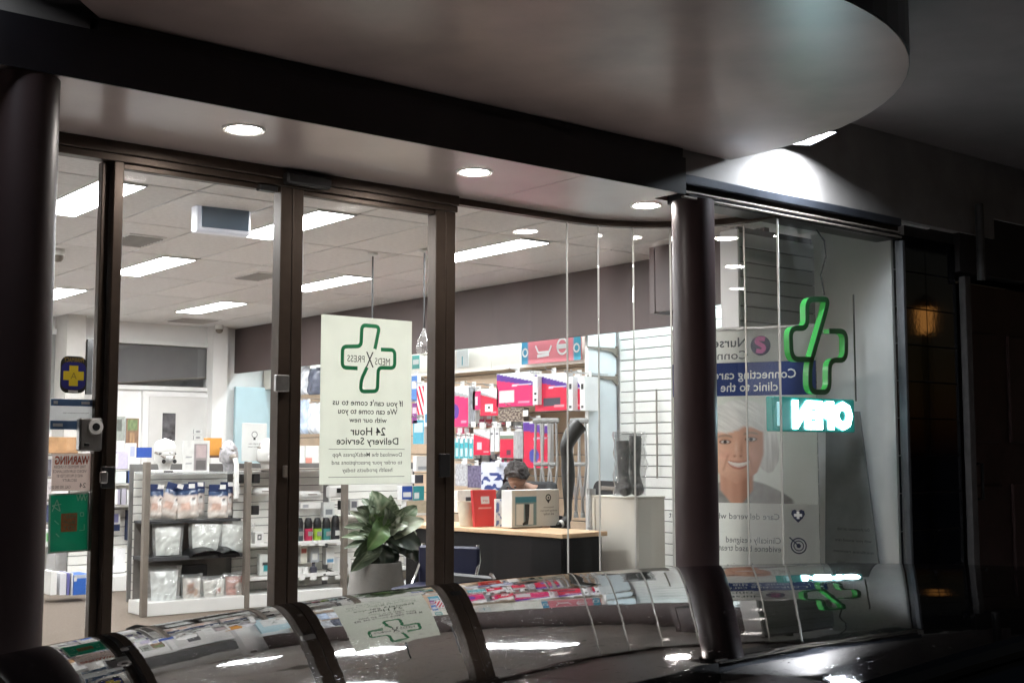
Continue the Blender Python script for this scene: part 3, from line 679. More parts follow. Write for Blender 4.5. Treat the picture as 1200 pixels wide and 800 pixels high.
t, wd, hh = sheet('notice', 'white notice with two blue bands below the yellow cross sticker', 'notice', 58, 468, 109, 503, YS_, M_PAPER)
q = MB(); rect(q, -wd / 2 + .002, hh * .77, wd / 2 - .002, hh * .99, -.001); rect(q, -wd / 2 + .002, hh * .01, wd / 2 - .002, hh * .29, -.001); q.build('blue_band', M_BLUE2, t)
q = MB(); rect(q, -wd * .43, hh * .82, -wd * .33, hh * .93, -.002); rect(q, wd * .22, hh * .83, wd * .42, hh * .92, -.002); rect(q, -wd * .43, hh * .1, -wd * .2, hh * .2, -.002); q.build('white_mark', M_PAPER, t)
text('Please have your prescription ready', t, M_TEXT, .02, hh * .55, -.001, width=wd * .6)
M_PINKP = paper('pinkish_paper', (.74, .66, .62), .6); M_RED = mat('red_ink', (.50, .06, .02), .5)
t, wd, hh = sheet('warning_notice', 'warning notice with red heading between the blue banded notice and the green poster', 'notice', 60, 531, 108, 575, YS_, M_PINKP)
text('WARNING', t, M_RED, 0, hh * .82, -.001, width=wd * .86, height=.036, bold=.03)
for k, (s, ww) in enumerate([('THIS PREMISES IS UNDER', .8), ('VIDEO SURVEILLANCE', .85), ('AND IS PROTECTED BY', .66), ('SECURITY', .36)]): text(s, t, M_TEXT, -.01, hh * (.64 - .12 * k), -.001, width=wd * ww, height=.013)
text('CALL 000 000 000', t, M_INK, -.05, hh * .10, -.001, width=wd * .5, height=.014); text('24', t, M_INK, wd * .28, hh * .14, -.001, height=.022)
t, wd, hh = sheet('green_poster', 'dark green poster with orange square and white festive lines low on the fixed pane', 'poster', 56.5, 577, 106, 648, YS_, paper('green_print', (.045, .36, .25), .6), tilt=R(-1.2))
q = MB()
for s in (-1, 1): rect(q, s * (wd / 2 - .004) - .004, 0, s * (wd / 2 - .004) + .004, hh, -.001)
rect(q, -wd / 2, 0, wd / 2, .008, -.0013); rect(q, -wd / 2, hh - .008, wd / 2, hh, -.0013)
for P in ([(-.42, .70), (-.30, .90), (-.22, .70), (-.42, .80), (-.20, .82)], [(.18, .97), (.22, .86), (.27, .97), (.31, .86), (.36, .97), (.40, .86), (.44, .95)], [(-.36, .55), (-.25, .48)], [(.28, .66), (.36, .66), (.36, .60), (.28, .60), (.28, .66)], [(.26, .36), (.38, .36), (.38, .46)], [(-.32, .33), (-.24, .27)]):
    ribbon(q, [(x * wd, z * hh) for x, z in P], .004, -.0012, 0, .004, flat=True)
q.build('white_drawing', mat('pale_ink', (.45, .60, .52), .5), t)
q = MB(); rect(q, -.20 * wd, .35 * hh, .20 * wd, .66 * hh, -.001); q.build('orange_square', mat('orange_ink', (.42, .16, .06), .5, var=.25, scale=60), t)
for k, s in enumerate(['MERRY', 'BRIGHT', 'JOY']): text(s, t, MATS['green_print'], 0, hh * (.60 - .09 * k), -.002, width=.3 * wd, height=.018)
# key box on the door edge
p = aY(105, 509, -.035); t = thing('lock_box', 'square steel lock box with round black keyhole on the left door edge', 'lock', (p.x, -.032, p.z))
MB().box((0, 0, 0), (.105, .05, .150), bev=.008).build('case', M_STEEL, t)
MB().lathe([(.001, -.034), (.033, -.034), (.036, -.024)], (.018, 0, .035), 24, 'Y').build('dial', M_PLASTIC, t); MB().lathe([(.001, -.038), (.017, -.037), (.018, -.030)], (.018, 0, .035), 20, 'Y').build('keyhole', M_BLACK, t)
MB().box((-.02, -.027, -.045), (.022, .01, .014), bev=.002).build('button', M_BLACK, t)

# ================================================================== ceiling fittings
p0 = aZ(262, 228, ZC); t = thing('monitor', 'blue grey monitor with faintly glowing pale frame hanging from the ceiling behind the left door', 'monitor', (p0.x + .0, 1.62, ZC), R(-6))
a, b = aY(229, 268, 1.6), aY(292, 236, 1.6)
mw, mh = b.x - a.x, b.z - a.z
mz = -(ZC - (a.z + b.z) / 2); t.location.x = (a.x + b.x) / 2
MB().box((0, 0, mz), (mw, .09, mh + .03), bev=.012).build('frame', emit('glowing_frame', (.72, .76, 1), .10), t)  # bluish light on the frame is put in as faint emission
MB().box((.012, -.047, mz), (mw * .86, .008, mh * .86), bev=.003).build('screen', mat('blue_grey_screen', (.15, .20, .26), .25, var=.05), t)
MB().box((0, .01, mz / 2 + .03), (.10, .05, -mz), bev=.005).build('bracket', M_GREY, t)
def dome(px_, py_, label):
    p = aZ(px_, py_, ZC); t = thing('security_camera', label, 'camera', (p.x, p.y, ZC), group='small ceiling cameras')
    MB().lathe([(.05, 0), (.055, -.03), (.05, -.05)], n=20).build('base', M_PLASTIC, t, smooth=True)
    MB().lathe([(.045, -.05), (.042, -.075), (.025, -.095), (.001, -.10)], n=20).build('dome', M_GREY, t, smooth=True)
dome(68, 292, 'small dome camera on the ceiling near the left edge of the shop'); dome(257, 381, 'small dome camera at the ceiling corner beside the bulkhead'); dome(73, 372, 'small dome camera above the dispensary pillar')
def vent(px_, py_, sx, label):
    p = aZ(px_, py_, ZC); t = thing('air_vent', label, 'vent', (p.x, p.y, ZC), group='flush air vents in the ceiling')
    MB().box((0, 0, -.004), (sx, .5, .008), bev=.002).build('plate', M_TILE, t)
    me = MB().box((0, 0, 0), (sx * .9, .02, .012), rx=.5).mesh('louvre', mat('vent_louvre', (.42, .41, .40), .6))
    for k in range(8): put(me, 'louvre', t, (0, -.2 + .057 * k, -.010))
vent(158, 281, .28, 'dark slotted air vent in the ceiling behind the left door'); vent(226, 375, .5, 'slotted air vent in the ceiling near the back wall'); vent(302, 323, .26, 'small flush air vent between the led panels')
def pendant(px_, py_, py2, bulb, label):
    p = aZ(px_, py_, ZC); Yp = p.y; q = aY(px_, py2, Yp)
    t = thing('pendant_lamp', label, 'lamp', (p.x, Yp, ZC), group='glass pendants on cords')
    MB().tube([(0, 0, 0), (0, 0, q.z - ZC)], .007, 6).build('cord', M_BLACK, t); MB().lathe([(.04, -.004), (.035, -.02), (.008, -.03)], n=16).build('ceiling_rose', M_PLASTIC, t)
    z = q.z - ZC; MB().lathe([(.012, z), (.018, z - .03), (.05, z - .10), (.062, z - .15), (.05, z - .19), (.015, z - .21)], n=20).build('glass_drop', clear('pendant_glass', (.8, .78, .76), .10, .02, body=.12), t, smooth=True)
    MB().lathe([(.012, z), (.016, z - .06), (.001, z - .065)], n=12).build('socket', M_STEEL, t)
pendant(437, 296, 395, 1, 'glass drop pendant hanging on a cord behind the delivery sign'); pendant(497.5, 292, 385, 1, 'glass drop pendant hanging left of the second door post')

# ================================================================== back of the shop
bl = thing('roller_blind', 'grey roller blind half down in the dispensary window at the back', 'blind', ((OX0 + OX1) / 2, 8.70, OZ1))
zl = aY(246, 442, 8.66).z; zr = aY(135, 453, 8.66).z
MB().prism([(-(OX1 - OX0) / 2, zr - OZ1), ((OX1 - OX0) / 2, zl - OZ1), ((OX1 - OX0) / 2, -.005), (-(OX1 - OX0) / 2, -.005)], -.004, .004, 'XZ').build('cloth', mat('blind_cloth', (.17, .165, .17), .9, var=.05), bl)
MB().tube([(-(OX1 - OX0) / 2, 0, zr - OZ1), ((OX1 - OX0) / 2, 0, zl - OZ1)], .012).build('bottom_bar', M_GREY, bl)
wf = thing('window_frame', 'white frame round the dispensary window at the back', 'window', ((OX0 + OX1) / 2, 8.63, OZ0))
hw_ = (OX1 - OX0) / 2; hz = OZ1 - OZ0
q = MB(); q.box((0, 0, -.02), (2 * hw_ + .16, .06, .05)); q.box((0, 0, hz + .03), (2 * hw_ + .16, .05, .06)); q.box((hw_ + .04, 0, hz / 2), (.08, .055, hz)); q.box((-hw_ - .04, 0, hz / 2), (.08, .055, hz)); q.build('frame', M_PLASTIC, wf)
MB().box((0, .05, hz / 2), (2 * hw_, .006, hz)).build('pane', M_GLASS, wf)
struct(MB().box(((aY(246, 420, 8.5).x + aY(267, 420, 8.5).x) / 2, 8.55, 1.42), (aY(266, 420, 8.5).x - aY(249, 420, 8.5).x, .18, 2.82)).build('wall_pillar', M_WHITE))
struct(MB().box(((aY(76, 420, 8.3).x + aY(98, 420, 8.3).x) / 2, 8.45, 1.42), (aY(98, 420, 8.3).x - aY(76, 420, 8.3).x, .4, 2.82)).build('dispensary_pillar', mat('grey_white_paint', (.52, .50, .47), .6, var=.05)))
dr = thing('dispensary_door', 'white door with narrow glass slot in the back wall', 'door', (aY(216, 500, 8.6).x, 8.62, 0))
dw_ = aY(258, 500, 8.6).x - aY(175, 500, 8.6).x; dt = aY(216, 465, 8.6).z
MB().box((0, 0, dt / 2), (dw_, .05, dt), bev=.004).build('leaf', mat('door_paint', (.66, .65, .63), .45, var=.03), dr)
q = MB(); q.box((0, -.004, dt + .03), (dw_ + .16, .06, .06)); q.box((-dw_ / 2 - .04, -.004, dt / 2), (.07, .06, dt)); q.box((dw_ / 2 + .04, -.004, dt / 2), (.07, .06, dt)); q.build('frame', M_WHITE, dr)
a, b = aY(190, 516, 8.59), aY(206, 484, 8.59)
MB().box(((a.x + b.x) / 2 - dr.location.x, -.026, (a.z + b.z) / 2), (b.x - a.x, .012, b.z - a.z), bev=.003).build('glass_slot', mat('slot_glass', (.10, .10, .11), .1, var=.6, scale=9), dr)
p = aY(254, 490, 8.58); MB().box((p.x - dr.location.x, -.05, p.z), (.025, .05, .14), bev=.006).build('handle', M_STEEL, dr)
a, b = aY(42, 466, 8.6), aY(73, 392, 8.6)
wn = thing('office_window', 'narrow grey window with white frame at the far left of the back wall', 'window', ((a.x + b.x) / 2, 8.62, a.z)); ww, wh = b.x - a.x, b.z - a.z
MB().box((0, .01, wh / 2), (ww, .02, wh)).build('pane', mat('grey_pane', (.26, .26, .25), .15, var=.1), wn)
q = MB(); q.box((ww / 2 + .03, 0, wh / 2), (.06, .05, wh + .12)); q.box((0, 0, wh + .03), (ww, .05, .06)); q.box((0, 0, -.03), (ww, .05, .06)); q.build('frame', M_PLASTIC, wn)
a, b = aY(100, 462, 8.4), aY(110, 398, 8.4)
tag(MB().box((0, 0, 0), (b.x - a.x, .04, b.z - a.z), bev=.004).build('glass_strip', mat('dark_strip', (.07, .075, .08), .2), loc=((a.x + b.x) / 2, 8.4, (a.z + b.z) / 2)), 'narrow dark glass strip beside the dispensary pillar', 'window')
# dispensary counter with brown timber top board
a, b = aY(38, 531, 7.3), aY(91, 512, 7.3)
dc = thing('dispensary_counter', 'white dispensary counter with a brown timber front board at the far left', 'counter', ((a.x + b.x) / 2, 7.3, 0))
MB().box((0, .0, (a.z + b.z) / 2), (b.x - a.x, .05, b.z - a.z), bev=.004).build('front_board', M_TIMBER, dc)
MB().box((0, .28, a.z / 2), (b.x - a.x - .02, .5, a.z - .01), bev=.004).build('base', M_WHITE, dc)
tag(MB().box((0, 0, 0), (.9, .05, 1.1), bev=.004).build('light_tinted_panel', mat('painted_cool_light', (.50, .66, .72), .5, var=.03), loc=(aX(296, 480, 7.5).x - .0, 8.58, 1.55)), 'panel with cool light painted in as pale cyan, back right corner below the bulkhead', 'panel')  # cool light on the wall is put into the panel's cyan colour
# ================================================================== goods
M_BODY = {}
def body_mat(c):
    k = tuple(round(x, 2) for x in c)
    if k not in M_BODY: M_BODY[k] = mat('carton_' + '_'.join(str(int(x * 100)) for x in k), c, .5, var=.05)
    return M_BODY[k]
def place(face, plane, x0, y0, x1, y1):
    """pixel box on plane -> root position at its lower centre, width, height, rotation; face 'Y' looks to -y, 'X' to -x"""
    if face == 'Y': a, b = aY(x0, y1, plane), aY(x1, y0, plane); c = ((a.x + b.x) / 2, plane, a.z); wd = b.x - a.x; rz = 0
    else:
        a, b = aX(x0, y1, plane), aX(x1, y0, plane); c = (plane, (a.y + b.y) / 2, (a.z + b.z) / 2 - .5 * (aX((x0 + x1) / 2, y0, plane).z - aX((x0 + x1) / 2, y1, plane).z)); wd = a.y - b.y; rz = R(-90)
    hh = (b.z - a.z) if face == 'Y' else aX((x0 + x1) / 2, y0, plane).z - aX((x0 + x1) / 2, y1, plane).z
    return c, wd, hh, rz
def carton(label, face, plane, px4, depth, paint, side=(.6, .6, .58), group=None, name='carton', cat='box', tilt=0, n=14, dz=0, m=None, yaw=0):
    c, wd, hh, rz = place(face, plane, *px4); t = thing(name, label, cat, (c[0], c[1], c[2] + dz), rz + yaw, group)
    if tilt: t.rotation_euler = (tilt, 0, rz + yaw)
    MB().box((0, depth / 2, hh / 2), (wd, depth, hh), bev=.002).build('body', body_mat(side), t)
    if paint: MB().grid(lambda u, v: ((u - .5) * wd * .99, -.0016, v * hh * .99 + hh * .005), n, n, paint).build('front_print', m or M_CARD, t, fix=False)
    return t, wd, hh
def bag(label, face, plane, px4, depth, paint, seed, group=None, m=None, name='bag', cat='bag', header=None, taper=0, hook=False, nx=12, ny=12, fill=None, roll=0):
    """soft pouch: two crumpled sheets sealed round the rim, with an optional card header and hook"""
    c, wd, hh, rz = place(face, plane, *px4); t = thing(name, label, cat, c, rz, group); t.rotation_euler = (0, roll, rz)
    q = MB()
    for s in (-1, 1):
        def fn(u, v, s=s):
            e = (1 - abs(2 * u - 1) ** 4) * (1 - v ** 5) ; e *= min(1, v * 7 + .25)
            k = mnoise.noise(Vector((u * 4 + seed, v * 5, seed * 1.7))) ; k2 = mnoise.noise(Vector((u * 11, v * 13 + seed, seed)))
            x = (u - .5) * wd * (1 - taper * (1 - v)) + .012 * mnoise.noise(Vector((v * 6, seed, 3))) * (1 if 0 < u < 1 else .6)
            return (x, s * (depth / 2 * e * (1 + .35 * k) + .006 * k2), v * hh + .012 * mnoise.noise(Vector((u * 5, seed, 9))) * v)
        q.grid(fn, nx, ny, paint)
    q.build('pouch', m or M_GLOSSY, t, smooth='all')
    if fill:
        g = MB(); g.grid(lambda u, v: ((u - .5) * wd * .8 * (1 - taper * (1 - v)), -depth * .18 * math.sin(PI * u) - .006 * mnoise.noise(Vector((u * 6, v * 7, seed))), hh * (.05 + .80 * v)), 8, 8, fill); g.build('contents', M_CARD, t, smooth='all')
    if header:
        MB().box((0, -.002, hh + .02), (wd * .96, .008, .055), bev=.002).build('header_card', body_mat(header), t)
    if hook:
        MB().tube([(0, .22, hh + .015), (0, -.06, hh + .015), (0, -.075, hh + .035)], .004, 5).build('hook', M_STEEL, t)
        MB().box((0, -.08, hh + .03), (.05, .004, .035)).build('ticket', M_PLASTIC, t)
    return t, wd, hh
def mottled(c, seed, amp=.25, f=6):
    return lambda u, v: tuple(max(0, x * (1 + amp * mnoise.noise(Vector((u * f, v * f, seed))))) for x in c)
def bands(*rows):
    """rows: (v_top, colour) from the bottom up"""
    def f(u, v):
        for vt, c in rows:
            if v <= vt: return c
        return rows[-1][1]
    return f
def blocks(base, rects, seed=0, amp=.08):
    def f(u, v):
        c = base
        for (u0, v0, u1, v1, cc) in rects:
            if u0 <= u <= u1 and v0 <= v <= v1: c = cc
        k = 1 + amp * mnoise.noise(Vector((u * 7, v * 7, seed))); return tuple(x * k for x in c)
    return f
WHT = (.72, .72, .70); NAVY = (.015, .03, .10); ROYAL = (.02, .07, .32); PINK = (.62, .025, .14); REDP = (.58, .02, .06); PURP = (.10, .035, .28); TEAL = (.03, .28, .30); GRY = (.32, .33, .34); SKIN = (.55, .36, .26)

# ---- gondola facing the street
GY = 3.80
g0 = aY(163, 722, GY); gx0 = g0.x; gx1 = aY(506, 700, GY).x + .02
ux = [aY(172, 600, GY).x, aY(291, 600, GY).x, aY(405, 600, GY).x, gx1 + .02]
ztop = aY(175, 541, GY).z; zdk = aY(165, 707, GY).z
gon = thing('gondola', 'long white slat gondola with grey uprights facing the street', 'display stand', ((ux[0] + ux[3]) / 2, GY, 0))
gc = gon.location.x; GB = GY + .30
MB().box((0, .18, zdk / 2), (ux[3] - ux[0] - .03, .36, zdk), bev=.004).build('plinth', M_PLASTIC, gon)
for x in ux: MB().box((x - gc, .02, ztop / 2), (.046, .06, ztop), bev=.005).build('upright', M_GREY, gon)
MB().box((0, .365, (zdk + ztop) / 2 - .02), (ux[3] - ux[0], .02, ztop - zdk), bev=0).build('groove_board', M_GROOVE, gon)
for i in range(3):
    wdt = ux[i + 1] - ux[i]; me = MB().box((0, 0, 0), (wdt - .06, .016, .062), bev=.002).mesh('slat', M_SLAT)
    nS = int((ztop - zdk - .04) / .068)
    for j in range(nS): put(me, 'slat', gon, ((ux[i] + ux[i + 1]) / 2 - gc, .346, zdk + .035 + .068 * j))
def shelf(bay, ypx, m, d=.30, th=.02, strip=None, x0=None, x1=None):
    z = aY((172, 291, 405)[bay] + 20, ypx, GY).z
    a, b = ux[bay] + .03, ux[bay + 1] - .03
    o = MB().box(((a + b) / 2 - gc, .33 - d / 2, z - th / 2), (b - a, d, th), bev=.002).build('shelf', m, gon)
    if strip: MB().box((0, 0, 0), (b - a, .006, .03)).build('price_strip', strip, o, loc=((a + b) / 2 - gc, .33 - d - .004, z - th / 2))
    return z
shelf(0, 553, clear('acrylic', (.93, .95, .95), .08, .02, body=.25)); shelf(0, 611, M_DKGREY, .26); shelf(0, 653, M_DKGREY, .30, .03); shelf(1, 549, M_GREY, .28, .014); shelf(1, 637, M_SLAT, .28, .02, M_PLASTIC); shelf(1, 676, M_SLAT, .28, .02, M_PLASTIC); shelf(2, 604, M_SLAT, .26); shelf(2, 668, M_SLAT, .28, .02, M_PLASTIC)
# dark mesh back behind the lower shelves of the first bay
MB().box(((ux[0] + ux[1]) / 2 - gc, .325, (zdk + aY(190, 612, GY).z) / 2), (ux[1] - ux[0] - .07, .006, aY(190, 612, GY).z - zdk)).build('dark_panel', mat('dark_mesh', (.20, .185, .17), .8), gon)

PKB = blocks((.66, .57, .52), [(.0, .0, 1, .24, (.74, .70, .66)), (.12, .30, .50, .56, (.58, .40, .33)), (.55, .42, .85, .72, (.76, .74, .72)), (.66, .60, .76, .68, (.10, .08, .08)), (0, .78, 1, 1, (.03, .06, .14))], 3, .35)
gA = 'pinkish pouches hanging in the first bay of the gondola'
for i, (x0, y0, x1, y1, rl, lb) in enumerate([(173, 574, 190, 607, R(3), 'pinkish pouch with navy card top, leftmost, half behind the tilted one'), (184, 572, 207, 606, R(17), 'pinkish white pouch hanging tilted with navy card top'),
        (208, 573, 233, 607, R(-2), 'pinkish pouch with navy card top hanging just right of the tilted one'), (243, 574, 267, 607, R(1), 'pinkish pouch with navy card top hanging rightmost')]):
    bag(lb, 'Y', GY + .05 + .03 * (i % 2), (x0, y0, x1, y1), .07, PKB, i * 3.1 + 1, gA, header=NAVY, hook=True, roll=rl)
for i, (x0, x1, lb) in enumerate([(219, 240, 'rear pouch with navy card top seen between the two upright pouches'), (257, 273, 'rear pouch with navy card top behind the rightmost pouch')]):
    bag(lb, 'Y', GY + .16, (x0, 571, x1, 604), .06, PKB, i + 21, gA, header=NAVY, hook=True)
WBG = mottled((.86, .88, .84), 5, .6, 9)
gB = 'clear bags on the shelves of the first bay'
for i, (x0, y0, x1, y1, d, fl, tp, rl, lb) in enumerate([
        (177, 612, 216, 653, .14, WBG, .12, 0, 'clear bag of white goods standing at the left on the middle shelf'),
        (217, 607, 263, 648, .16, WBG, .2, R(4), 'puffy clear bag of white goods over a black tray, centre of the middle shelf'),
        (251, 608, 295, 648, .16, mottled((.88, .90, .86), 8, .6, 9), .22, R(8), 'puffy clear bag leaning right at the end of the middle shelf'),
        (171, 661, 213, 707, .18, mottled((.84, .87, .86), 9, .6, 9), .12, 0, 'large clear bag of white goods at the left of the bottom deck'),
        (211, 671, 238, 706, .13, blocks((.62, .56, .50), [(.2, .3, .5, .8, (.34, .16, .10)), (.55, .2, .8, .6, (.50, .32, .24)), (.3, .0, .8, .2, WHT)], 4, .8), .1, 0, 'crinkled clear bag with brown and white goods on the bottom deck'),
        (234, 673, 267, 704, .13, blocks((.68, .66, .60), [(.38, .1, .5, .8, (.30, .30, .28)), (.6, .3, .8, .5, (.45, .2, .15))], 2, .6), .14, 0, 'clear bag with cream goods and a dark stripe on the bottom deck'),
        (261, 668, 293, 704, .14, blocks((.52, .22, .17), [(.4, .2, .95, .7, (.66, .58, .52))], 7, .8), .12, R(-2), 'clear bag with reddish brown goods at the right end of the bottom deck')]):
    bag(lb, 'Y', GY + .12, (x0, y0, x1, y1), d, mottled((.8, .8, .8), i), i * 2.3 + 40, gB, m=M_BAGCLEAR, taper=tp, fill=fl, roll=rl)
for i, (x0, x1, lb) in enumerate([(222, 262, 'black tray under the puffy clear bag in the middle'), (256, 281, 'black tray under the clear bag leaning right')]):
    c, wd, hh, rz = place('Y', GY + .015, x0, 636, x1, 654); t = thing('tray', lb, 'tray', c, 0, 'black trays on the middle shelf')
    q = MB(); q.grid(lambda u, v: ((u - .5) * wd * (1 + .1 * v), -.02 + .20 * v - .03 * math.sin(PI * u), hh * (.1 + .75 * math.sin(PI * u) ** .6 * (.6 + .4 * v))), 12, 6); q.build('bowl', M_BLACK, t, smooth='all'); MB().box((0, .08, .01), (wd * .8, .14, .02), bev=.006).build('foot', M_BLACK, t)
carton('black flat case lying behind the crinkled bag on the bottom deck', 'Y', GY + .20, (212, 661, 243, 676), .08, None, (.02, .022, .026), name='flat_case', cat='case')

# ---- mannequin heads with masks, pictures and packs on top of the gondola
def head_mesh(w_, seed=0):
    q = MB(); prof = []
    def fn(u, v):
        a = (u - .5) * 2 * PI; z = v
        r = math.sin(PI * min(1, v * .93 + .07)) ** .55 * .5 if v > .3 else .27 + .10 * (v / .3) ** 3
        x = r * math.sin(a) * .82; y = -r * math.cos(a) * 1.0
        f = max(0, math.cos(a)) ** 6
        y -= f * (.06 * math.exp(-((z - .55) / .05) ** 2) + .02 * math.exp(-((z - .42) / .03) ** 2) - .04 * math.exp(-((z - .64) / .04) ** 2) + .03 * math.exp(-((z - .34) / .04) ** 2))
        return (x * w_, y * w_, z * w_ * 1.42)
    q.grid(fn, 28, 26); return q
def mannequin(x0, y0, x1, y1, label, kind):
    c, wd, hh, rz = place('Y', GY + .14, x0, y0, x1, y1); t = thing('mannequin_head', label, 'mannequin head', c, 0, 'mannequin heads on top of the gondola')
    w_ = hh / 1.42; m = mat('head_foam', (.50, .49, .47), .5) if kind != 'grey' else mat('grey_foam', (.30, .29, .30), .4, var=.4, scale=30)
    head_mesh(w_).build('head', m, t, smooth='all')
    if kind == 'cap':
        MB().lathe([(.44 * w_, .62 * hh), (.47 * w_, .78 * hh), (.36 * w_, .93 * hh), (.001, 1.02 * hh)], n=24, sx=.95).build('cap', M_PLASTIC, t, smooth=True)
        MB().tube([(-.42 * w_, .0, .60 * hh), (-.2 * w_, -.46 * w_, .45 * hh), (.2 * w_, -.46 * w_, .45 * hh), (.42 * w_, 0, .60 * hh)], .05 * w_, 8).build('strap', M_GREY, t, smooth=True)
        MB().lathe([(.001, -.66 * w_), (.10 * w_, -.62 * w_), (.20 * w_, -.42 * w_)], (0, 0, .42 * hh), 16, 'Y').build('mask', mat('mask_plastic', (.5, .5, .5), .25), t, smooth=True)
        MB().box((0, 0, .01), (w_ * 1.3, w_ * .8, .025), bev=.006).build('stand', M_PLASTIC, t); MB().box((0, -.40 * w_, .012), (w_ * .4, .01, .012)).build('label_print', M_BLACK, t)
        MB().tube([(-.36 * w_, -.26 * w_, .56 * hh), (0, -.50 * w_, .58 * hh), (.36 * w_, -.26 * w_, .56 * hh)], .035 * w_, 8).build('visor_gap', M_BLACK, t, smooth=True)
        for s in (-1, 1): MB().lathe([(.001, -.02 * w_), (.09 * w_, 0), (.001, .02 * w_)], (s * .24 * w_, -.47 * w_, .34 * hh), 10, 'Y').build('mask_port', M_BLACK, t)
    else:
        MB().tube([(-.42 * w_, .05 * w_, .72 * hh), (0, -.50 * w_, .66 * hh), (.42 * w_, .05 * w_, .72 * hh)], .035 * w_, 8).build('strap', M_GREY, t, smooth=True)
        MB().lathe([(.001, -.70 * w_), (.08 * w_, -.66 * w_), (.22 * w_, -.40 * w_)], (0, 0, .45 * hh), 16, 'Y').build('mask', M_GREY if kind == 'grey' else M_PLASTIC, t, smooth=True)
        if kind == 'grey': MB().tube([(0, -.62 * w_, .42 * hh), (.01, -.68 * w_, .2 * hh), (.015, -.66 * w_, -.85 * hh)], .022, 8).build('hose', M_PLASTIC, t, smooth=True)
mannequin(180, 514, 206, 554, 'white mannequin head with white cap and breathing mask', 'cap')
mannequin(256, 515, 280, 552, 'grey mannequin head with a mask and a white hose hanging down', 'grey')
mannequin(304, 513, 322, 553, 'plain white mannequin head cut off by the right door stile', 'plain')
carton('white framed leaflet with a dark picture between the two mannequin heads', 'Y', GY + .10, (214, 516, 246, 555), .012, blocks(WHT, [(.42, .08, .92, .92, (.30, .27, .27)), (.48, .5, .88, .85, (.50, .40, .40)), (.5, .1, .85, .42, (.14, .13, .13)), (.08, .3, .32, .33, GRY), (.08, .5, .32, .52, GRY)], 2, .12), WHT, name='framed_leaflet', cat='leaflet', n=26)
carton('orange box behind the framed leaflet', 'Y', GY + .25, (243, 513, 260, 536), .08, blocks((.62, .28, .05), [(0, 0, 1, .12, (.12, .06, .05))], 1), (.5, .22, .04))
c, wd, hh, rz = place('Y', GY + .20, 283, 496, 313, 537); t, wd, hh = carton('white card with a light bulb drawing standing on the gondola', 'Y', GY + .20, (283, 496, 313, 540), .006, None, (.70, .71, .69), name='bulb_card', cat='card')
q = MB(); disc(q, 0, hh * .70, -.001, .028, 20, r0=.023); rect(q, -.010, hh * .70 - .046, .010, hh * .70 - .026, -.001); q.build('bulb_drawing', M_TEXT, t); text('A bright idea', t, M_TEXT, 0, hh * .46, -.001, width=.11); text('for your health', t, M_TEXT, 0, hh * .38, -.001, width=.12)
for i, yy in enumerate((503, 510)): carton(['upper', 'lower'][i] + ' small black framed label on the back wall beside the door', 'Y', 8.58, (227, yy, 237, yy + 5), .01, blocks(WHT, [(.2, .2, .8, .8, (.3, .3, .3))]), (.05, .05, .05), name='wall_label', cat='label', n=6)

# ---- bay two and three goods
def simple(name, label, cat, face, plane, px4, fn, group=None):
    c, wd, hh, rz = place(face, plane, *px4); t = thing(name, label, cat, c, rz, group); fn(t, wd, hh); return t
def device(t, wd, hh): 
    MB().box((0, .05, hh / 2), (wd, .10, hh), bev=hh * .35).build('case', M_PLASTIC, t, smooth=True); MB().box((wd * .05, -.002, hh * .55), (wd * .4, .006, hh * .12)).build('label_print', M_GREY, t)
simple('massager', 'white rounded device hanging on the slats right of the door stile', 'device', 'Y', GY + .15, (352, 575, 378, 584), device)
simple('massager', 'white tube shaped device hanging on the slats left of the door stile', 'device', 'Y', GY + .15, (300, 571, 320, 581), device)
def monitor_(t, wd, hh):
    MB().box((0, .03, hh / 2), (wd, .05, hh), bev=.012).build('case', M_PLASTIC, t); MB().box((wd * .18, -.001, hh * .62), (wd * .45, .01, hh * .4), bev=.003).build('screen', M_BLACK, t)
    MB().tube([(-wd * .35, .02, hh * .1), (-wd * .38, .02, -hh * .6)], .008, 6).build('cable', M_PLASTIC, t)
simple('blood_pressure_meter', 'white blood pressure meter with black screen hanging under the delivery sign', 'meter', 'Y', GY + .12, (385, 569, 406, 583), monitor_)
cols = [((.05, .07, .08), 'dark teal'), ((.45, .03, .08), 'red'), ((.30, .48, .04), 'lime banded'), ((.05, .22, .22), 'teal'), ((.03, .03, .035), 'black')]
for i, (c_, nm) in enumerate(cols):
    x = 349 + 10.6 * i
    def cup(t, wd, hh, c_=c_, i=i):
        MB().lathe([(wd * .40, 0), (wd * .46, hh * .15), (wd * .46, hh * .55)], (0, .05, 0), 16).build('bottle_body', body_mat(c_), t, smooth=True)
        MB().lathe([(wd * .44, hh * .55), (wd * .44, hh * .8), (wd * .3, hh * .97), (.001, hh)], (0, .05, 0), 16).build('cap', M_BLACK, t, smooth=True)
        MB().box((0, .05 - wd * .46, hh * .34), (wd * .5, .006, hh * .18)).build('label_print', M_PLASTIC if i == 4 else body_mat((.25, .25, .24)), t)
    simple('drink_bottle', f'{nm} drink bottle with black cap on the upper shelf right of the meeting stiles', 'bottle', 'Y', GY + .06, (x, 606 if i != 4 else 603, x + 10, 635), cup, 'drink bottles on the gondola shelf')
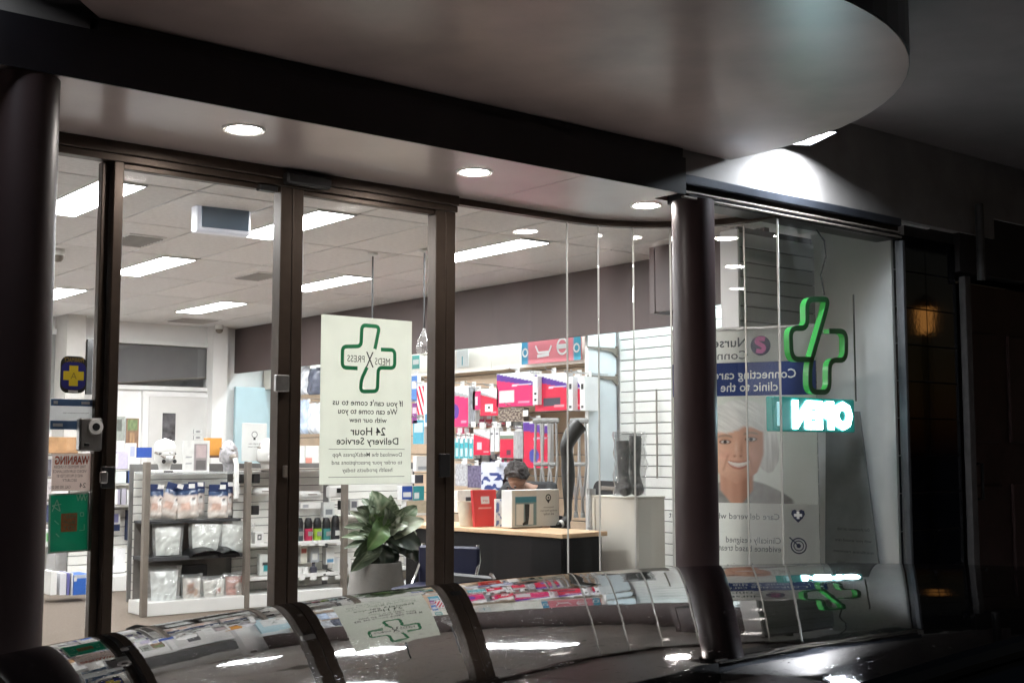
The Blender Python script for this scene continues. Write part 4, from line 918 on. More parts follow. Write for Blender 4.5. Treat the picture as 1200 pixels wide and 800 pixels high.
for i, (x0, x1, y0, kind, lb) in enumerate([(350, 357, 664, 'roll', 'first white bandage roll'), (357, 364, 664, 'roll', 'second white bandage roll'), (366, 374, 660, 'box', 'small dark bottle'), (396, 411, 652, 'card', 'white carton with a round device')]):
    def it(t, wd, hh, kind=kind):
        if kind == 'roll': MB().lathe([(wd * .5, 0), (wd * .5, hh)], (0, .04, 0), 16).build('roll', M_PLASTIC, t); MB().lathe([(wd * .2, hh), (wd * .2, hh + .003)], (0, .04, 0), 12).build('core', M_GREY, t)
        elif kind == 'box': MB().lathe([(wd * .45, 0), (wd * .45, hh * .7), (wd * .2, hh * .8), (wd * .2, hh)], (0, .04, 0), 16).build('flask', body_mat((.06, .06, .08)), t); MB().cyl((0, .04, hh), wd * .22, .01, 12).build('cap', M_BLACK, t)
        else: MB().box((0, .05, hh / 2), (wd, .1, hh), bev=.003).build('body', M_PLASTIC, t); q = MB(); disc(q, 0, hh * .55, -.001, wd * .3, 18, r0=wd * .16); q.build('ring_print', M_GREY, t)
    simple('first_aid_item', lb + ' on the lower shelf right of the meeting stiles', 'item', 'Y', GY + .05, (x0, y0, x1, 675), it)
tag(MB().tube([(-.13, 0, .01), (-.06, -.04, .015), (0, .02, .05), (.05, 0, .03), (.10, -.03, .012), (.13, .02, .01)], .007, 6).build('cable_coil', M_BLACK, loc=tuple(aY(385, 674, GY + .08)), smooth=True), 'black cable lying on the lower gondola shelf', 'cable')
carton('small white box with black ring print left of the meeting stiles', 'Y', GY + .06, (299, 623, 309, 637), .07, blocks(WHT, [(.25, .35, .75, .8, (.12, .12, .12)), (.38, .45, .62, .7, WHT)]), WHT)
carton('clear pack with teal device left of the meeting stiles', 'Y', GY + .10, (304, 648, 322, 674), .05, blocks((.60, .63, .60), [(.25, .2, .95, .5, TEAL), (.2, .5, 1, .58, (.03, .03, .03))]), (.6, .62, .6))
for i, (x0, y0, x1, y1, pt, lb) in enumerate([(471, 569, 483, 585, blocks(ROYAL, [(.1, .2, .9, .5, WHT)]), 'small blue box with white band above the plant'), (484, 569, 497, 586, blocks(TEAL, [(.1, .1, .5, .5, WHT)]), 'small teal box above the plant'), (476, 586, 501, 603, mottled((.50, .42, .30), 3), 'beige pack half hidden by the plant leaves'), (486, 612, 505, 654, mottled((.34, .34, .33), 6), 'grey felt slipper pack hanging right of the plant'), (470, 677, 504, 696, blocks((.70, .70, .68), [(.2, .3, .22, .8, GRY), (.6, .2, .63, .7, GRY)]), 'white low carton on the plinth right of the planter')]):
    carton(lb, 'Y', GY + .08, (x0, y0, x1, y1), .08, pt, (.5, .5, .5))
for i, (x, y) in enumerate([(286, 561), (301, 561), (300, 598), (402, 592), (487, 657), (497, 660)]):
    def clip(t, wd, hh): MB().box((0, .02, hh / 2), (wd, .04, hh), bev=.004).build('jaw', M_BLACK, t); MB().tube([(0, .02, hh * .5), (0, .16, hh * .5)], .006, 6).build('pin', M_STEEL, t)
    simple('slat_clip', 'small black clip on the gondola ' + ['left of the second upright', 'right of the second upright near the top', 'right of the second upright lower down', 'beside the third upright', 'low behind the planter at left', 'low behind the planter at right'][i], 'clip', 'Y', GY + .10, (x - 4, y - 6, x + 4, y + 5), clip, 'black clips on the gondola')

for i, (x0, y0, x1, y1, pt, lb) in enumerate([(352, 588, 376, 596, blocks(WHT, [(.1, .2, .4, .7, GRY)]), 'flat white pack under the rounded white device'), (379, 588, 392, 606, blocks((.62, .64, .62), [(.2, .2, .8, .5, (.2, .22, .24))]), 'clear fronted pack left of the third upright'), (352, 640, 360, 660, blocks((.6, .58, .5), [(.1, .6, .9, .9, (.4, .1, .08))]), 'cream pack with red band hanging over the lower shelf'), (364, 641, 374, 659, blocks((.36, .38, .40), [(.2, .2, .8, .6, WHT)]), 'grey pack hanging over the lower shelf'), (382, 641, 392, 661, blocks((.66, .66, .64), [(.1, .1, .9, .3, (.1, .25, .4))]), 'white pack with blue foot hanging over the lower shelf'), (410, 585, 420, 603, blocks((.5, .5, .48), [(.2, .5, .8, .9, (.12, .12, .14))]), 'grey and black pack left of the plant leaves'),
        (474, 604, 484, 622, blocks((.60, .58, .52), [(.2, .2, .8, .6, (.3, .2, .14))]), 'cream and brown pack behind the plant leaves'), (488, 534, 503, 552, blocks((.62, .62, .60), [(.1, .1, .9, .35, GRY)]), 'white roll pack on the third bay right of the delivery sign'), (486, 556, 496, 566, blocks((.05, .05, .06), []), 'small black pack on the third bay right of the delivery sign'), (477, 643, 487, 662, blocks(WHT, [(.2, .3, .8, .7, (.25, .35, .5))]), 'white pack with blue square right of the planter'), (489, 640, 501, 652, blocks((.4, .4, .4), []), 'low grey pack right of the planter')]):
    carton(lb, 'Y', GY + .12, (x0, y0, x1, y1), .06, pt, (.5, .5, .5), 'small packs hanging on the gondola')
M_TK = M_PLASTIC
for i, (x, y) in enumerate([(356, 637), (366, 637), (377, 637), (398, 636), (354, 677), (367, 677), (381, 677), (396, 676)]):
    tag(MB().box((0, 0, 0), (.06, .004, .032), bev=.001).build('price_ticket', M_TK, loc=tuple(aY(x, y, GY + .04))), 'white price ticket on the ' + ['upper', 'lower'][i // 4] + ' shelf edge of the gondola, ' + ['first', 'second', 'third', 'fourth'][i % 4] + ' from the meeting stiles', 'ticket', 'price tickets on the shelf edges')

# ---- second gondola further back on the left
G2 = 5.72
g2 = thing('gondola', 'short white slat gondola further back between the door frame and the front gondola', 'display stand', (aY(140, 692, G2).x, G2, 0))
x0_, x1_ = aY(95, 600, G2).x - g2.location.x, aY(186, 600, G2).x - g2.location.x; z2 = aY(140, 549, G2).z
MB().box(((x0_ + x1_) / 2, .16, .07), (x1_ - x0_, .34, .14), bev=.004).build('plinth', M_PLASTIC, g2)
MB().box(((x0_ + x1_) / 2, .335, (z2 + .14) / 2), (x1_ - x0_, .02, z2 - .14)).build('groove_board', M_GROOVE, g2)
me = MB().box((0, 0, 0), (x1_ - x0_ - .01, .016, .078), bev=.002).mesh('slat', M_SLAT)
for j in range(int((z2 - .16) / .085)): put(me, 'slat', g2, ((x0_ + x1_) / 2, .318, .19 + .085 * j))
for yy in (549, 566, 591): MB().box(((x0_ + x1_) / 2, .16, aY(140, yy, G2).z - .01), (x1_ - x0_, .30, .018), bev=.002).build('shelf', M_SLAT, g2)
LAV = (.50, .46, .58)
for i, (x0, y0, x1, y1, pt, sd, lb) in enumerate([
    (130, 529, 150, 549, blocks(LAV, [(.1, .1, .4, .9, WHT)]), LAV, 'lavender and white carton on top of the rear gondola'), (150, 519, 160, 549, blocks(WHT, [(.2, .5, .8, .9, (.4, .42, .6))]), WHT, 'tall white carton on top of the rear gondola'), (160, 524, 178, 536, blocks(ROYAL, []), ROYAL, 'royal blue carton lying behind the capped mannequin head'),
    (134, 552, 148, 566, blocks((.55, .60, .58), []), WHT, 'pale grey green carton on the second shelf of the rear gondola'), (150, 551, 163, 566, blocks((.03, .07, .22), []), NAVY, 'navy blue carton on the second shelf of the rear gondola'), (164, 552, 172, 566, blocks(WHT, []), WHT, 'white carton right of the navy one'),
    (131, 573, 141, 591, blocks(WHT, [(.7, 0, 1, 1, (.3, .28, .34))]), WHT, 'white carton with a dark edge on the third shelf'), (142, 572, 148, 591, blocks((.35, .33, .38), []), GRY, 'slim grey carton on the third shelf'), (149, 574, 156, 591, blocks(WHT, []), WHT, 'narrow white carton on the third shelf'), (157, 573, 168, 591, blocks((.68, .66, .70), [(.2, .3, .8, .5, LAV)]), WHT, 'wide white carton on the third shelf'),
    (130, 597, 141, 622, blocks(WHT, [(0, 0, 1, .3, NAVY), (.2, .4, .8, .8, (.2, .2, .4))]), WHT, 'white and navy pack hanging low on the rear gondola'), (150, 597, 167, 633, blocks((.012, .03, .16), [(.15, .12, .42, .42, (.35, .42, .62)), (.56, .12, .84, .42, (.35, .42, .62)), (.1, .85, .9, .93, (.03, .08, .3))], 2), NAVY, 'tall dark blue pack with two pale ovals'), (129, 642, 147, 671, blocks((.66, .65, .66), [(.2, .3, .25, .7, GRY)]), WHT, 'pale grey carton standing low on the rear gondola')]):
    carton(lb, 'Y', G2 + (.0 if y0 < 595 else .22), (x0, y0, x1, y1), .09, pt, sd, 'cartons on the rear gondola')
carton('leaflet stand with green and brown picture on the rear counter', 'Y', 6.6, (147, 490, 163, 526), .02, blocks((.22, .13, .08), [(.1, .6, .9, .95, (.16, .22, .10)), (.3, .2, .7, .5, (.36, .22, .12))], 5, .4), (.2, .2, .2), name='leaflet_stand', cat='leaflet')
carton('small grey framed picture left of the leaflet stand', 'Y', 6.7, (134, 488, 147, 516), .02, blocks((.40, .42, .38), [(.2, .4, .7, .9, (.15, .16, .14))], 3, .3), (.1, .1, .1), name='framed_picture', cat='picture')

# ---- far left: shelf unit along the side, bins, blue cartons on the floor
LY = 7.1
lu = thing('shelf_unit', 'tall dark shelf unit crowded with small goods at the far left', 'shelf', (aY(40, 600, LY).x, LY, 0))
xa, xb = -.45, aY(62, 600, LY).x - lu.location.x; zt = aY(50, 533, LY).z; zb = aY(50, 640, LY).z
MB().box(((xa + xb) / 2, .30, (zt + zb) / 2), (xb - xa, .03, zt - zb)).build('back', M_DKGREY, lu)
for k in range(5): MB().box(((xa + xb) / 2, .15, zb + (zt - zb) * k / 4), (xb - xa, .30, .02)).build('shelf', M_GREY, lu)
for k in range(4):
    for j in range(2):
        y0 = 533 + 107 * k / 4; pc = [(.4, .38, .42), (.12, .11, .13), (.55, .5, .5), (.05, .06, .12)][(k + j) % 4]
        carton(f'{["pale", "black", "cream", "navy"][(k + j) % 4]} small pack, {["left", "right"][j]} on the {["lowest", "second lowest", "second highest", "highest"][3 - k]} shelf of the dark shelf unit', 'Y', LY + .02, (42 + 10 * j, y0 + 5, 50.5 + 10 * j, y0 + 25), .12, mottled(pc, k + j * 3.3, .6, 5), pc, 'small packs on the dark shelf unit')
carton('white low bin under the dark shelf unit', 'Y', LY - .5, (40, 640, 66, 676), .4, blocks((.62, .60, .58), [(0, .9, 1, 1, WHT)]), (.6, .6, .58), name='bin', cat='bin')
carton('white plastic tub with green mark on the low bin', 'Y', LY - .6, (46, 620, 63, 641), .15, blocks((.66, .68, .64), [(.5, .3, .8, .8, (.15, .4, .15))]), WHT, name='tub', cat='tub')
carton('tall grey white pedestal behind the green poster', 'Y', 6.3, (64, 640, 84, 672), .25, mottled((.56, .55, .54), 4, .05), (.5, .5, .5), name='pedestal', cat='pedestal')
carton('brown cardboard carton on the floor behind the green poster', 'Y', 6.8, (84, 640, 107, 668), .3, mottled((.34, .26, .17), 2, .1), (.33, .25, .17))
for i, (x0, y0, x1, y1, c_, lb) in enumerate([(59, 669, 67, 697, WHT, 'white folder, leftmost of the row on the carpet'), (70, 671, 78, 697, (.66, .66, .70), 'pale folder in the row on the carpet'), (78, 671, 82, 697, (.14, .14, .36), 'slim violet folder in the row on the carpet'), (83, 671, 86, 697, WHT, 'thin white folder beside the blue carton')]):
    carton(lb, 'Y', 5.15, (x0, y0, x1, y1), .22, bands((1, c_)), c_, 'folders standing on the carpet', name='folder', cat='folder')
carton('bright blue carton on the carpet at the end of the folder row', 'Y', 5.13, (86, 672, 105, 697), .25, blocks((.03, .13, .50), [(0, .85, 1, 1, (.5, .55, .65)), (0, .7, .15, .9, WHT)]), (.03, .12, .45))
carton('pale blue striped pack under the brown timber board', 'Y', 7.1, (79, 531, 103, 541), .1, lambda u, v: (.20, .42, .55) if int(u * 9) % 2 else WHT, WHT)
# ---- right wall: header board, signs, hanging packs
RXP = 7.22
z0_, z1_ = aX(600, 432, 7.45).z, ZBK + .12
hb = thing('header_board', 'cream header board above the hanging packs under the bulkhead', 'board', (7.46, 5.45, 0), R(-90))
for k in range(4): MB().box((-2.355 + 1.57 * k, 0, (z0_ + z1_) / 2), (1.562, .02, z1_ - z0_), bev=.003).build('panel', mat('cream_panel', (.78, .72, .64), .5, var=.04), hb)
carton('white card with teal figure one on the header board', 'X', 7.42, (535, 409, 549, 430), .006, None, (.74, .74, .72), name='figure_card', cat='sign')
t = [o for o in bpy.data.objects if o.name.startswith('figure_card')][-1]; M_TEALI = mat('teal_ink', (.06, .36, .42), .5); text('1', t, M_TEALI, 0, .065, -.003, height=.085, bold=.02, mirror=True)
c, wd, hh, rz = place('X', 7.40, 611, 396, 681, 424); t, wd, hh = carton('pink sign with white drawing and blue ends above the big packs', 'X', 7.40, (611, 396, 681, 424), .01, blocks((.62, .17, .20), [(0, 0, .13, 1, (.04, .26, .42)), (.87, 0, 1, 1, (.03, .30, .42))], 1, .03), (.6, .2, .2), name='aisle_sign', cat='sign', n=30)
q = MB(); disc(q, wd * .20, hh * .62, -.003, hh * .36, 28, r0=hh * .27); rect(q, wd * .12, hh * .52, wd * .28, hh * .72, -.003); ribbon(q, [(-wd * .25, hh * .75), (-wd * .20, hh * .45), (-wd * .02, hh * .45), (wd * .02, hh * .7)], .02, -.003, 0, .01, flat=True); ribbon(q, [(-wd * .22, hh * .3), (-wd * .02, hh * .34)], .03, -.003, 0, flat=True); disc(q, -wd * .43, hh * .5, -.003, hh * .2, 16, r0=hh * .12); disc(q, wd * .43, hh * .5, -.003, hh * .2, 16, r0=hh * .12); q.build('white_drawing', M_PLASTIC, t)

def pk(lower, sq=None, circ=None, purp=True, grey=False, sl=.22):
    def f(u, v):
        c = lower; a = sl * 1.3
        if v > .80 - a * .75 * u: c = PURP if purp else ((.34, .37, .38) if grey else lower)
        if v > 1.0 - a * u - (.10 if grey else .0): c = (.78, .78, .78)
        if purp and .60 < v - .02 * u < .635 and .42 < u < .95: c = (.6, .55, .7)
        if sq and sq[0] < u < sq[2] and sq[1] < v < sq[3]:
            c = sq[4]
            if len(sq) > 5 and sq[0] * .6 + sq[2] * .4 < u < sq[0] * .35 + sq[2] * .65 and sq[1] * .6 + sq[3] * .4 < v < sq[1] * .3 + sq[3] * .7: c = sq[5]
        if circ and (u - circ[0]) ** 2 + ((v - circ[1]) * 1.3) ** 2 < circ[2] ** 2: c = circ[3]
        if .60 < u < .9 and .10 < v < .14: c = tuple(min(1, x + .25) for x in lower)
        return c
    return f
gP = 'packs hanging on hooks along the right wall'
def hang(label, px4, paint, depth=.05, side=(.7, .7, .7), X=RXP, n=36, yaw=0, tilt=0):
    t, wd, hh = carton(label, 'X', X, px4, depth, paint, side, gP, 'hanging_pack', 'pack', n=n, m=M_GLOSSY, yaw=yaw, tilt=tilt)
    MB().tube([(0, .30, hh + .03), (0, -.05, hh + .03), (0, -.07, hh + .05)], .005, 5).build('hook', M_STEEL, t)
    MB().box((0, depth / 2, hh + .025), (.06, .004, .05)).build('hang_tab', M_PLASTIC, t)
    return t
hang('large pink and purple pack showing a white cushion', (582, 436, 625, 476), pk(PINK, (.08, .12, .50, .50, (.62, .62, .62))), .07)
hang('large crimson and purple pack showing a black pad', (627, 437, 665, 481), pk(REDP, (.25, .12, .80, .36, (.06, .06, .08))), .07)
hang('thin crimson and purple box right of the black pad pack', (672, 440, 680, 480), pk(REDP), .06, (.7, .7, .7))
for i, (x0, x1, lb) in enumerate([(666, 671, 'left'), (680, 685, 'right')]):
    hang(f'white pack edge with black marks, {lb} of the two at the bay end', (x0, 441, x1, 481), blocks((.74, .74, .74), [(.2, .62, .8, .8, (.04, .04, .04)), (.2, .06, .8, .14, (.06, .06, .06))]), .16, (.72, .72, .72), X=RXP - .06)
hang('white pack edge between the two large pink and crimson packs', (624.5, 441, 630, 474), blocks((.74, .74, .74), [(.3, .36, .8, .44, (.03, .03, .03)), (.3, .12, .8, .22, (.03, .03, .03))]), .1, (.7, .7, .7), X=RXP - .05)
hang('pink pack with white top and purple disc beside the door post', (528, 452, 549, 500), pk(PINK, None, (.25, .38, .24, PURP), purp=False, grey=True, sl=.1), .07)
hang('dark net pack below the white cushion pack', (584, 478, 614, 494), lambda u, v: (.10, .07, .06) if mnoise.noise(Vector((u * 14, v * 9, 2))) > -.05 else (.34, .28, .22), .06, (.1, .08, .07))
FC = [((.50, .03, .06), 'red'), ((.03, .04, .13), 'navy'), ((.05, .05, .06), 'black'), ((.55, .05, .16), 'pink'), ((.55, .56, .58), 'pale grey')]
for r_, (y0, y1, xs, nm) in enumerate([(480, 499, (584, 593, 602), 'in the gap under the cushion pack'), (486, 500, (551, 560, 569), 'just above the middle hooks'), (532, 545, (556, 565, 574, 583, 594, 604), 'just below the middle row'), (500, 520, (535, 543), 'above the teal bottle packs')]):
    for k, x in enumerate(xs):
        c_, cn = FC[(k * 2 + r_) % 5]
        carton(f'small {cn} pack ' + ['first', 'second', 'third', 'fourth', 'fifth', 'sixth'][k] + ' from the left ' + nm, 'X', RXP + .17, (x, y0, x + 8, y1), .04, blocks(c_, [(.15, .62, .85, .9, (.7, .7, .7)), (.2, .12, .6, .4, tuple(min(1, q_ + .2) for q_ in c_))], k), (.5, .5, .5), gP, 'hanging_pack', 'pack', n=10)
hang('clear dark sleeve between the pink disc pack and the red pack', (549, 453, 557, 496), mottled((.22, .23, .25), 4, .7), .05)
hang('small pink pack with white swirl', (554, 458, 564, 480), blocks(PINK, [(.3, .25, .6, .7, (.66, .55, .6))], 3), .05)
hang('red pack with white top showing a white square', (563, 455, 584, 487), pk(REDP, (.25, .15, .70, .42, (.70, .70, .68), (.02, .02, .02)), purp=False, grey=True), .05)
hang('pink pack with white top on the middle hooks', (555, 502, 575, 533), pk(REDP, (.2, .2, .5, .5, (.66, .5, .55)), purp=False, grey=True), .05)
for i, x in enumerate((574, 580)): hang('slim white pack, ' + ['left', 'right'][i] + ' of the pair on the middle hooks', (x, 501, x + 5, 529), blocks((.68, .68, .68), [(.2, .7, .8, .8, (.1, .1, .12))]), .05)
hang('red pack with green and white top on the middle hooks', (586, 505, 602, 536), blocks(REDP, [(0, .72, 1, .86, (.16, .22, .16)), (0, .86, 1, 1, WHT), (.5, .1, .8, .3, (.1, .03, .05))], 3), .05)
for i, x in enumerate((602, 606.5, 610)): hang('narrow grey sleeve, ' + ['first', 'second', 'third'][i] + ' left of the large blue disc pack', (x, 505, x + 4, 537), mottled((.36, .36, .37), i, .4), .04)
hang('large crimson and purple pack with blue disc behind the crutches', (613, 493, 642, 548), pk(REDP, None, (.45, .26, .2, (.06, .07, .32)), sl=.08), .07)
for i, x in enumerate((533, 538.5, 544, 549.5)): hang('small teal bottle pack, ' + ['first', 'second', 'third', 'fourth'][i] + ' of the teal row beside the post', (x, 513 + i % 2, x + 5, 537), blocks((.05, .36, .42), [(.2, .1, .8, .5, (.5, .62, .62)), (.2, .8, .8, 1, WHT)]), .04)
hang('clear bag of grey braces on the lower hooks', (533, 543, 548, 569), mottled((.44, .44, .46), 8, .5, 9), .05)
hang('dark violet wrapped brace on the lower hooks', (548, 545, 564, 571), mottled((.14, .12, .20), 9, .6, 8), .05)
hang('large lavender pack with navy pattern on the lower hooks', (564, 541, 601, 574), lambda u, v: (.04, .06, .20) if mnoise.noise(Vector((u * 6, v * 6, 2))) > .05 and v < .62 else ((.60, .62, .72) if (u - .35) ** 2 + (v - .75) ** 2 > .02 else (.75, .75, .75)), .06)
hang('navy pack with red corner above the counter leaflet', (589, 561, 603, 584), blocks((.03, .05, .14), [(.1, .7, .5, .95, (.4, .05, .07))]), .05)
hang('blue striped pack left of the door post', (482, 440, 489, 470), blocks((.10, .22, .52), [(.1, .5, .9, .8, (.6, .65, .75))]), .05)
hang('red and white upright pack left of the door post', (488, 452, 497, 486), lambda u, v: REDP if int((u + v) * 4) % 2 else (.72, .68, .70), .05)
hang('white pack nearest the door post on its left', (497, 448, 507, 500), blocks((.66, .68, .72), [(.1, .1, .9, .3, (.12, .3, .5))]), .05)
hang('teal pack low left of the door post', (484, 492, 497, 520), blocks((.08, .34, .46), [(.1, .5, .9, .9, (.45, .55, .65))]), .05)
hang('violet pack low left of the door post', (483, 472, 489, 496), blocks((.24, .06, .24), [(.1, .5, .9, .8, (.6, .5, .6))]), .05)
for i, (x0, y0, x1, y1, c_, lb) in enumerate([(350, 428, 363, 462, (.60, .62, .66), 'pale grey bag seen left of the delivery sign'), (362, 431, 376, 462, (.10, .11, .15), 'black clear wrapped bag at the edge of the delivery sign'), (350, 468, 362, 508, (.46, .55, .70), 'pale blue bag seen left of the delivery sign'), (362, 472, 376, 508, (.62, .66, .72), 'white blue bag at the edge of the delivery sign')]):
    bag(lb, 'X', RXP, (x0, y0, x1, y1), .12, mottled(c_, i * 2.2, .5), i + 70, gP, hook=True)
for i, (x0, x1, c_) in enumerate([(350, 357, WHT), (358, 366, (.62, .25, .20)), (366, 373, (.66, .66, .64))]):
    carton(['white', 'red and white', 'cream'][i] + ' small box on the wall shelf left of the delivery sign', 'X', RXP, (x0, 522, x1, 548), .08, blocks(c_, [(0, .5, 1, 1, WHT)]), WHT)
carton('pale green header card left of the second door post', 'X', 7.40, (483, 416, 492, 432), .01, blocks((.1, .36, .32), [(.1, .3, .9, .7, WHT)]), WHT, name='header_card_sign', cat='sign')
for i, (x, y) in enumerate([(555, 497), (565, 498), (580, 497), (596, 497), (616, 484), (583, 543), (545, 540)]):
    tag(MB().box((0, 0, 0), (.006, .07, .055), bev=.001).build('price_ticket', M_PLASTIC, loc=tuple(aX(x, y, RXP - .04))), 'white price ticket on a hook ' + ['below the pink disc pack', 'below the small pink pack', 'below the red white square pack', 'left below the cushion pack', 'between the cushion and black pad packs', 'above the lavender pack', 'above the grey braces bag'][i], 'ticket', 'price tickets on the hooks')

# ---- crutches hanging at the bay end
def crutch(px_, label, Xc):
    top = aX(px_, 493, Xc); bot = aX(px_ - 1, 606, Xc); L_ = top.z - bot.z
    t = thing('crutch', label, 'crutch', bot, R(-90), 'aluminium crutches hanging in a row')
    for s in (-1, 1): MB().tube([(s * .035, 0, L_ * .98), (s * .05, 0, L_ * .55), (s * .012, 0, L_ * .22)], .011, 8).build('shaft', M_STEEL, t, smooth=True)
    MB().tube([(0, 0, L_ * .32), (0, 0, .03)], .013, 8).build('leg', M_STEEL, t, smooth=True)
    MB().box((0, 0, L_), (.15, .035, .05), bev=.016).build('arm_pad', mat('grey_rubber', (.22, .22, .21), .7), t); MB().tube([(-.045, 0, L_ * .55), (.045, 0, L_ * .55)], .018, 8).build('grip', MATS['grey_rubber'], t)
    MB().lathe([(.022, 0), (.016, .05)], n=12).build('tip', MATS['grey_rubber'], t)
for i, x in enumerate((632, 641, 650, 676, 684)): crutch(x, ['leftmost aluminium crutch, in front of the blue disc pack', 'second aluminium crutch from the left', 'aluminium crutch just left of the black stocking leg', 'aluminium crutch just right of the black stocking leg', 'rightmost aluminium crutch at the bay divider'][i], 7.08)

# ---- counter with things on it
ZT = .745
k0 = aZ(655, 628, .73); KX, KY = k0.x, k0.y
ct = thing('service_counter', 'black service counter with pale timber top in front of the seated person', 'counter', (KX + .17, KY + .85, 0), R(4))
MB().box((0, 0, .73), (.44, 1.72, .03), bev=.004).build('top', M_WOOD, ct)
MB().box((-.185, 0, .355), (.03, 1.66, .71), bev=.003).build('front_panel', mat('black_laminate', (.006, .0055, .006), .5, var=.15, spec=.2), ct)
MB().box((0.012, -.815, .355), (.36, .03, .71), bev=.003).build('end_panel', MATS['black_laminate'], ct); MB().box((0.012, .815, .355), (.36, .03, .71), bev=.003).build('end_panel', MATS['black_laminate'], ct)
def oc(x, y): return aZ(x, y, ZT)
def stand(label, x0, y0, x1, y1, depth, paint, side, name, cat, n=18, tilt=0, yaw=0, ybase=None):
    Y_ = oc((x0 + x1) / 2, ybase or y1).y; return carton(label, 'Y', Y_, (x0, y0, x1, y1), depth, paint, side, name=name, cat=cat, n=n, tilt=tilt, yaw=yaw)
c, wd, hh, rz = place('Y', oc(547, 616).y, 538, 587, 557, 616)
t = thing('cream_pot', 'plain cream tapered pot at the left end of the counter', 'pot', c); MB().lathe([(wd * .38, 0), (wd * .5, hh), (wd * .44, hh), (wd * .34, .02)], n=24).build('pot', mat('cream_ceramic', (.66, .60, .48), .4), t, smooth=True)
stand('white leaflet holder behind the cream pot', 536, 574, 556, 600, .05, blocks(WHT, [(.5, .5, .8, .7, (.05, .05, .06)), (0, .3, 1, .36, (.4, .2, .1))], 2), WHT, 'leaflet_holder', 'holder', ybase=612)
t, wd, hh = stand('red brochure stand with a white panel', 557, 573, 584, 617, .03, blocks((.60, .04, .035), [(.32, .62, .68, .80, (.72, .70, .68)), (.2, .48, .75, .50, (.7, .4, .35))], 1, .03), (.5, .03, .03), 'brochure_stand', 'brochure', n=30, tilt=R(-7)); text('care', t, M_RED, 0, hh * .71, -.004, width=wd * .22)
stand('white leaflet with blue flower drawing beside the red brochure', 581, 584, 601, 617, .02, lambda u, v: (.12, .18, .38) if mnoise.noise(Vector((u * 5, v * 6, 4))) > .12 else (.68, .70, .72), WHT, 'leaflet', 'leaflet', n=24)
t, wd, hh = stand('white display box with stocking picture and a pin mark', 600, 573, 655, 618, .12, blocks((.70, .70, .66), [(.05, .04, .52, .84, (.18, .28, .30)), (.05, .66, .52, .84, (.04, .22, .30)), (.09, .05, .24, .62, WHT), (.34, .05, .45, .62, WHT), (.05, .86, .5, .98, (.66, .62, .56))], 1, .02), WHT, 'display_box', 'box', n=44)
q = MB(); flat(q, [(wd * a, hh * b) for a, b in [(-.24, .62), (-.14, .62), (-.15, .3), (-.17, .08), (-.28, .05), (-.29, .10), (-.23, .16)]], -.004); q.build('stocking_picture', M_INK, t)
q = MB(); disc(q, wd * .26, hh * .78, -.004, hh * .10, 22, r0=hh * .065); disc(q, wd * .26, hh * .78, -.004, hh * .03, 14); flat(q, [(wd * .215, hh * .73), (wd * .26, hh * .62), (wd * .305, hh * .73)], -.004); q.build('pin_mark', M_INK, t)
for k, (s, ww) in enumerate([('Compression', .22), ('stockings fitted here', .36), ('ask today', .22)]): text(s, t, M_TEXT, wd * .27, hh * (.52 - .09 * k), -.004, width=wd * ww)
def smooth_path(P, k):
    P = [Vector(p) for p in P]; out = []
    for i in range(len(P) - 1):
        a, b, c, d = P[max(i - 1, 0)], P[i], P[i + 1], P[min(i + 2, len(P) - 1)]
        for j in range(k):
            t = j / k; out.append(.5 * ((2 * b) + (c - a) * t + (2 * a - 5 * b + 4 * c - d) * t * t + (3 * b - a - 3 * c + d) * t ** 3))
    return [tuple(p) for p in out + [P[-1]]]
# display leg in black stocking
p = oc(664, 617); c = Vector((p.x, p.y, ZT)); lg = thing('stocking_mannequin', 'black stockinged display leg with white toe band standing on the counter', 'display leg', c, R(-20))
hL = aY(664, 492, p.y).z - ZT
LP = [(-.055, -.03, .02, .020), (-.03, -.02, .032, .026), (.0, 0, .05, .031), (.012, .005, .09, .028), (.012, .005, .16, .029), (.016, .01, .26, .040), (.018, .012, .36, .047), (.008, .0, .47, .043), (-.004, -.01, .54, .045), (.02, -.01, .60, .052), (.062, 0, .66, .058), (.10, 0, .70, .058)]
LP = smooth_path(LP, 5); sc_ = hL / .73; MB().tube([(a * sc_, b * sc_, z * sc_) for a, b, z, r in LP], [r * sc_ for _a, _b, _c, r in LP], 18).build('leg', mat('black_stocking', (.022, .023, .022), .45, var=.2, bump=.1), lg, smooth=True)
MB().tube([((LP[0][0] + .006) * sc_, LP[0][1] * sc_, .026 * sc_), ((LP[0][0] - .012) * sc_, (LP[0][1] - .008) * sc_, .020 * sc_)], [.027 * sc_, .024 * sc_], 14).build('toe_band', M_PLASTIC, lg, smooth=True)
MB().tube([((LP[0][0] - .012) * sc_, (LP[0][1] - .008) * sc_, .018 * sc_), ((LP[0][0] - .04) * sc_, (LP[0][1] - .025) * sc_, .014 * sc_)], [.023 * sc_, .008 * sc_], 14).build('toe', MATS['black_stocking'], lg, smooth=True)
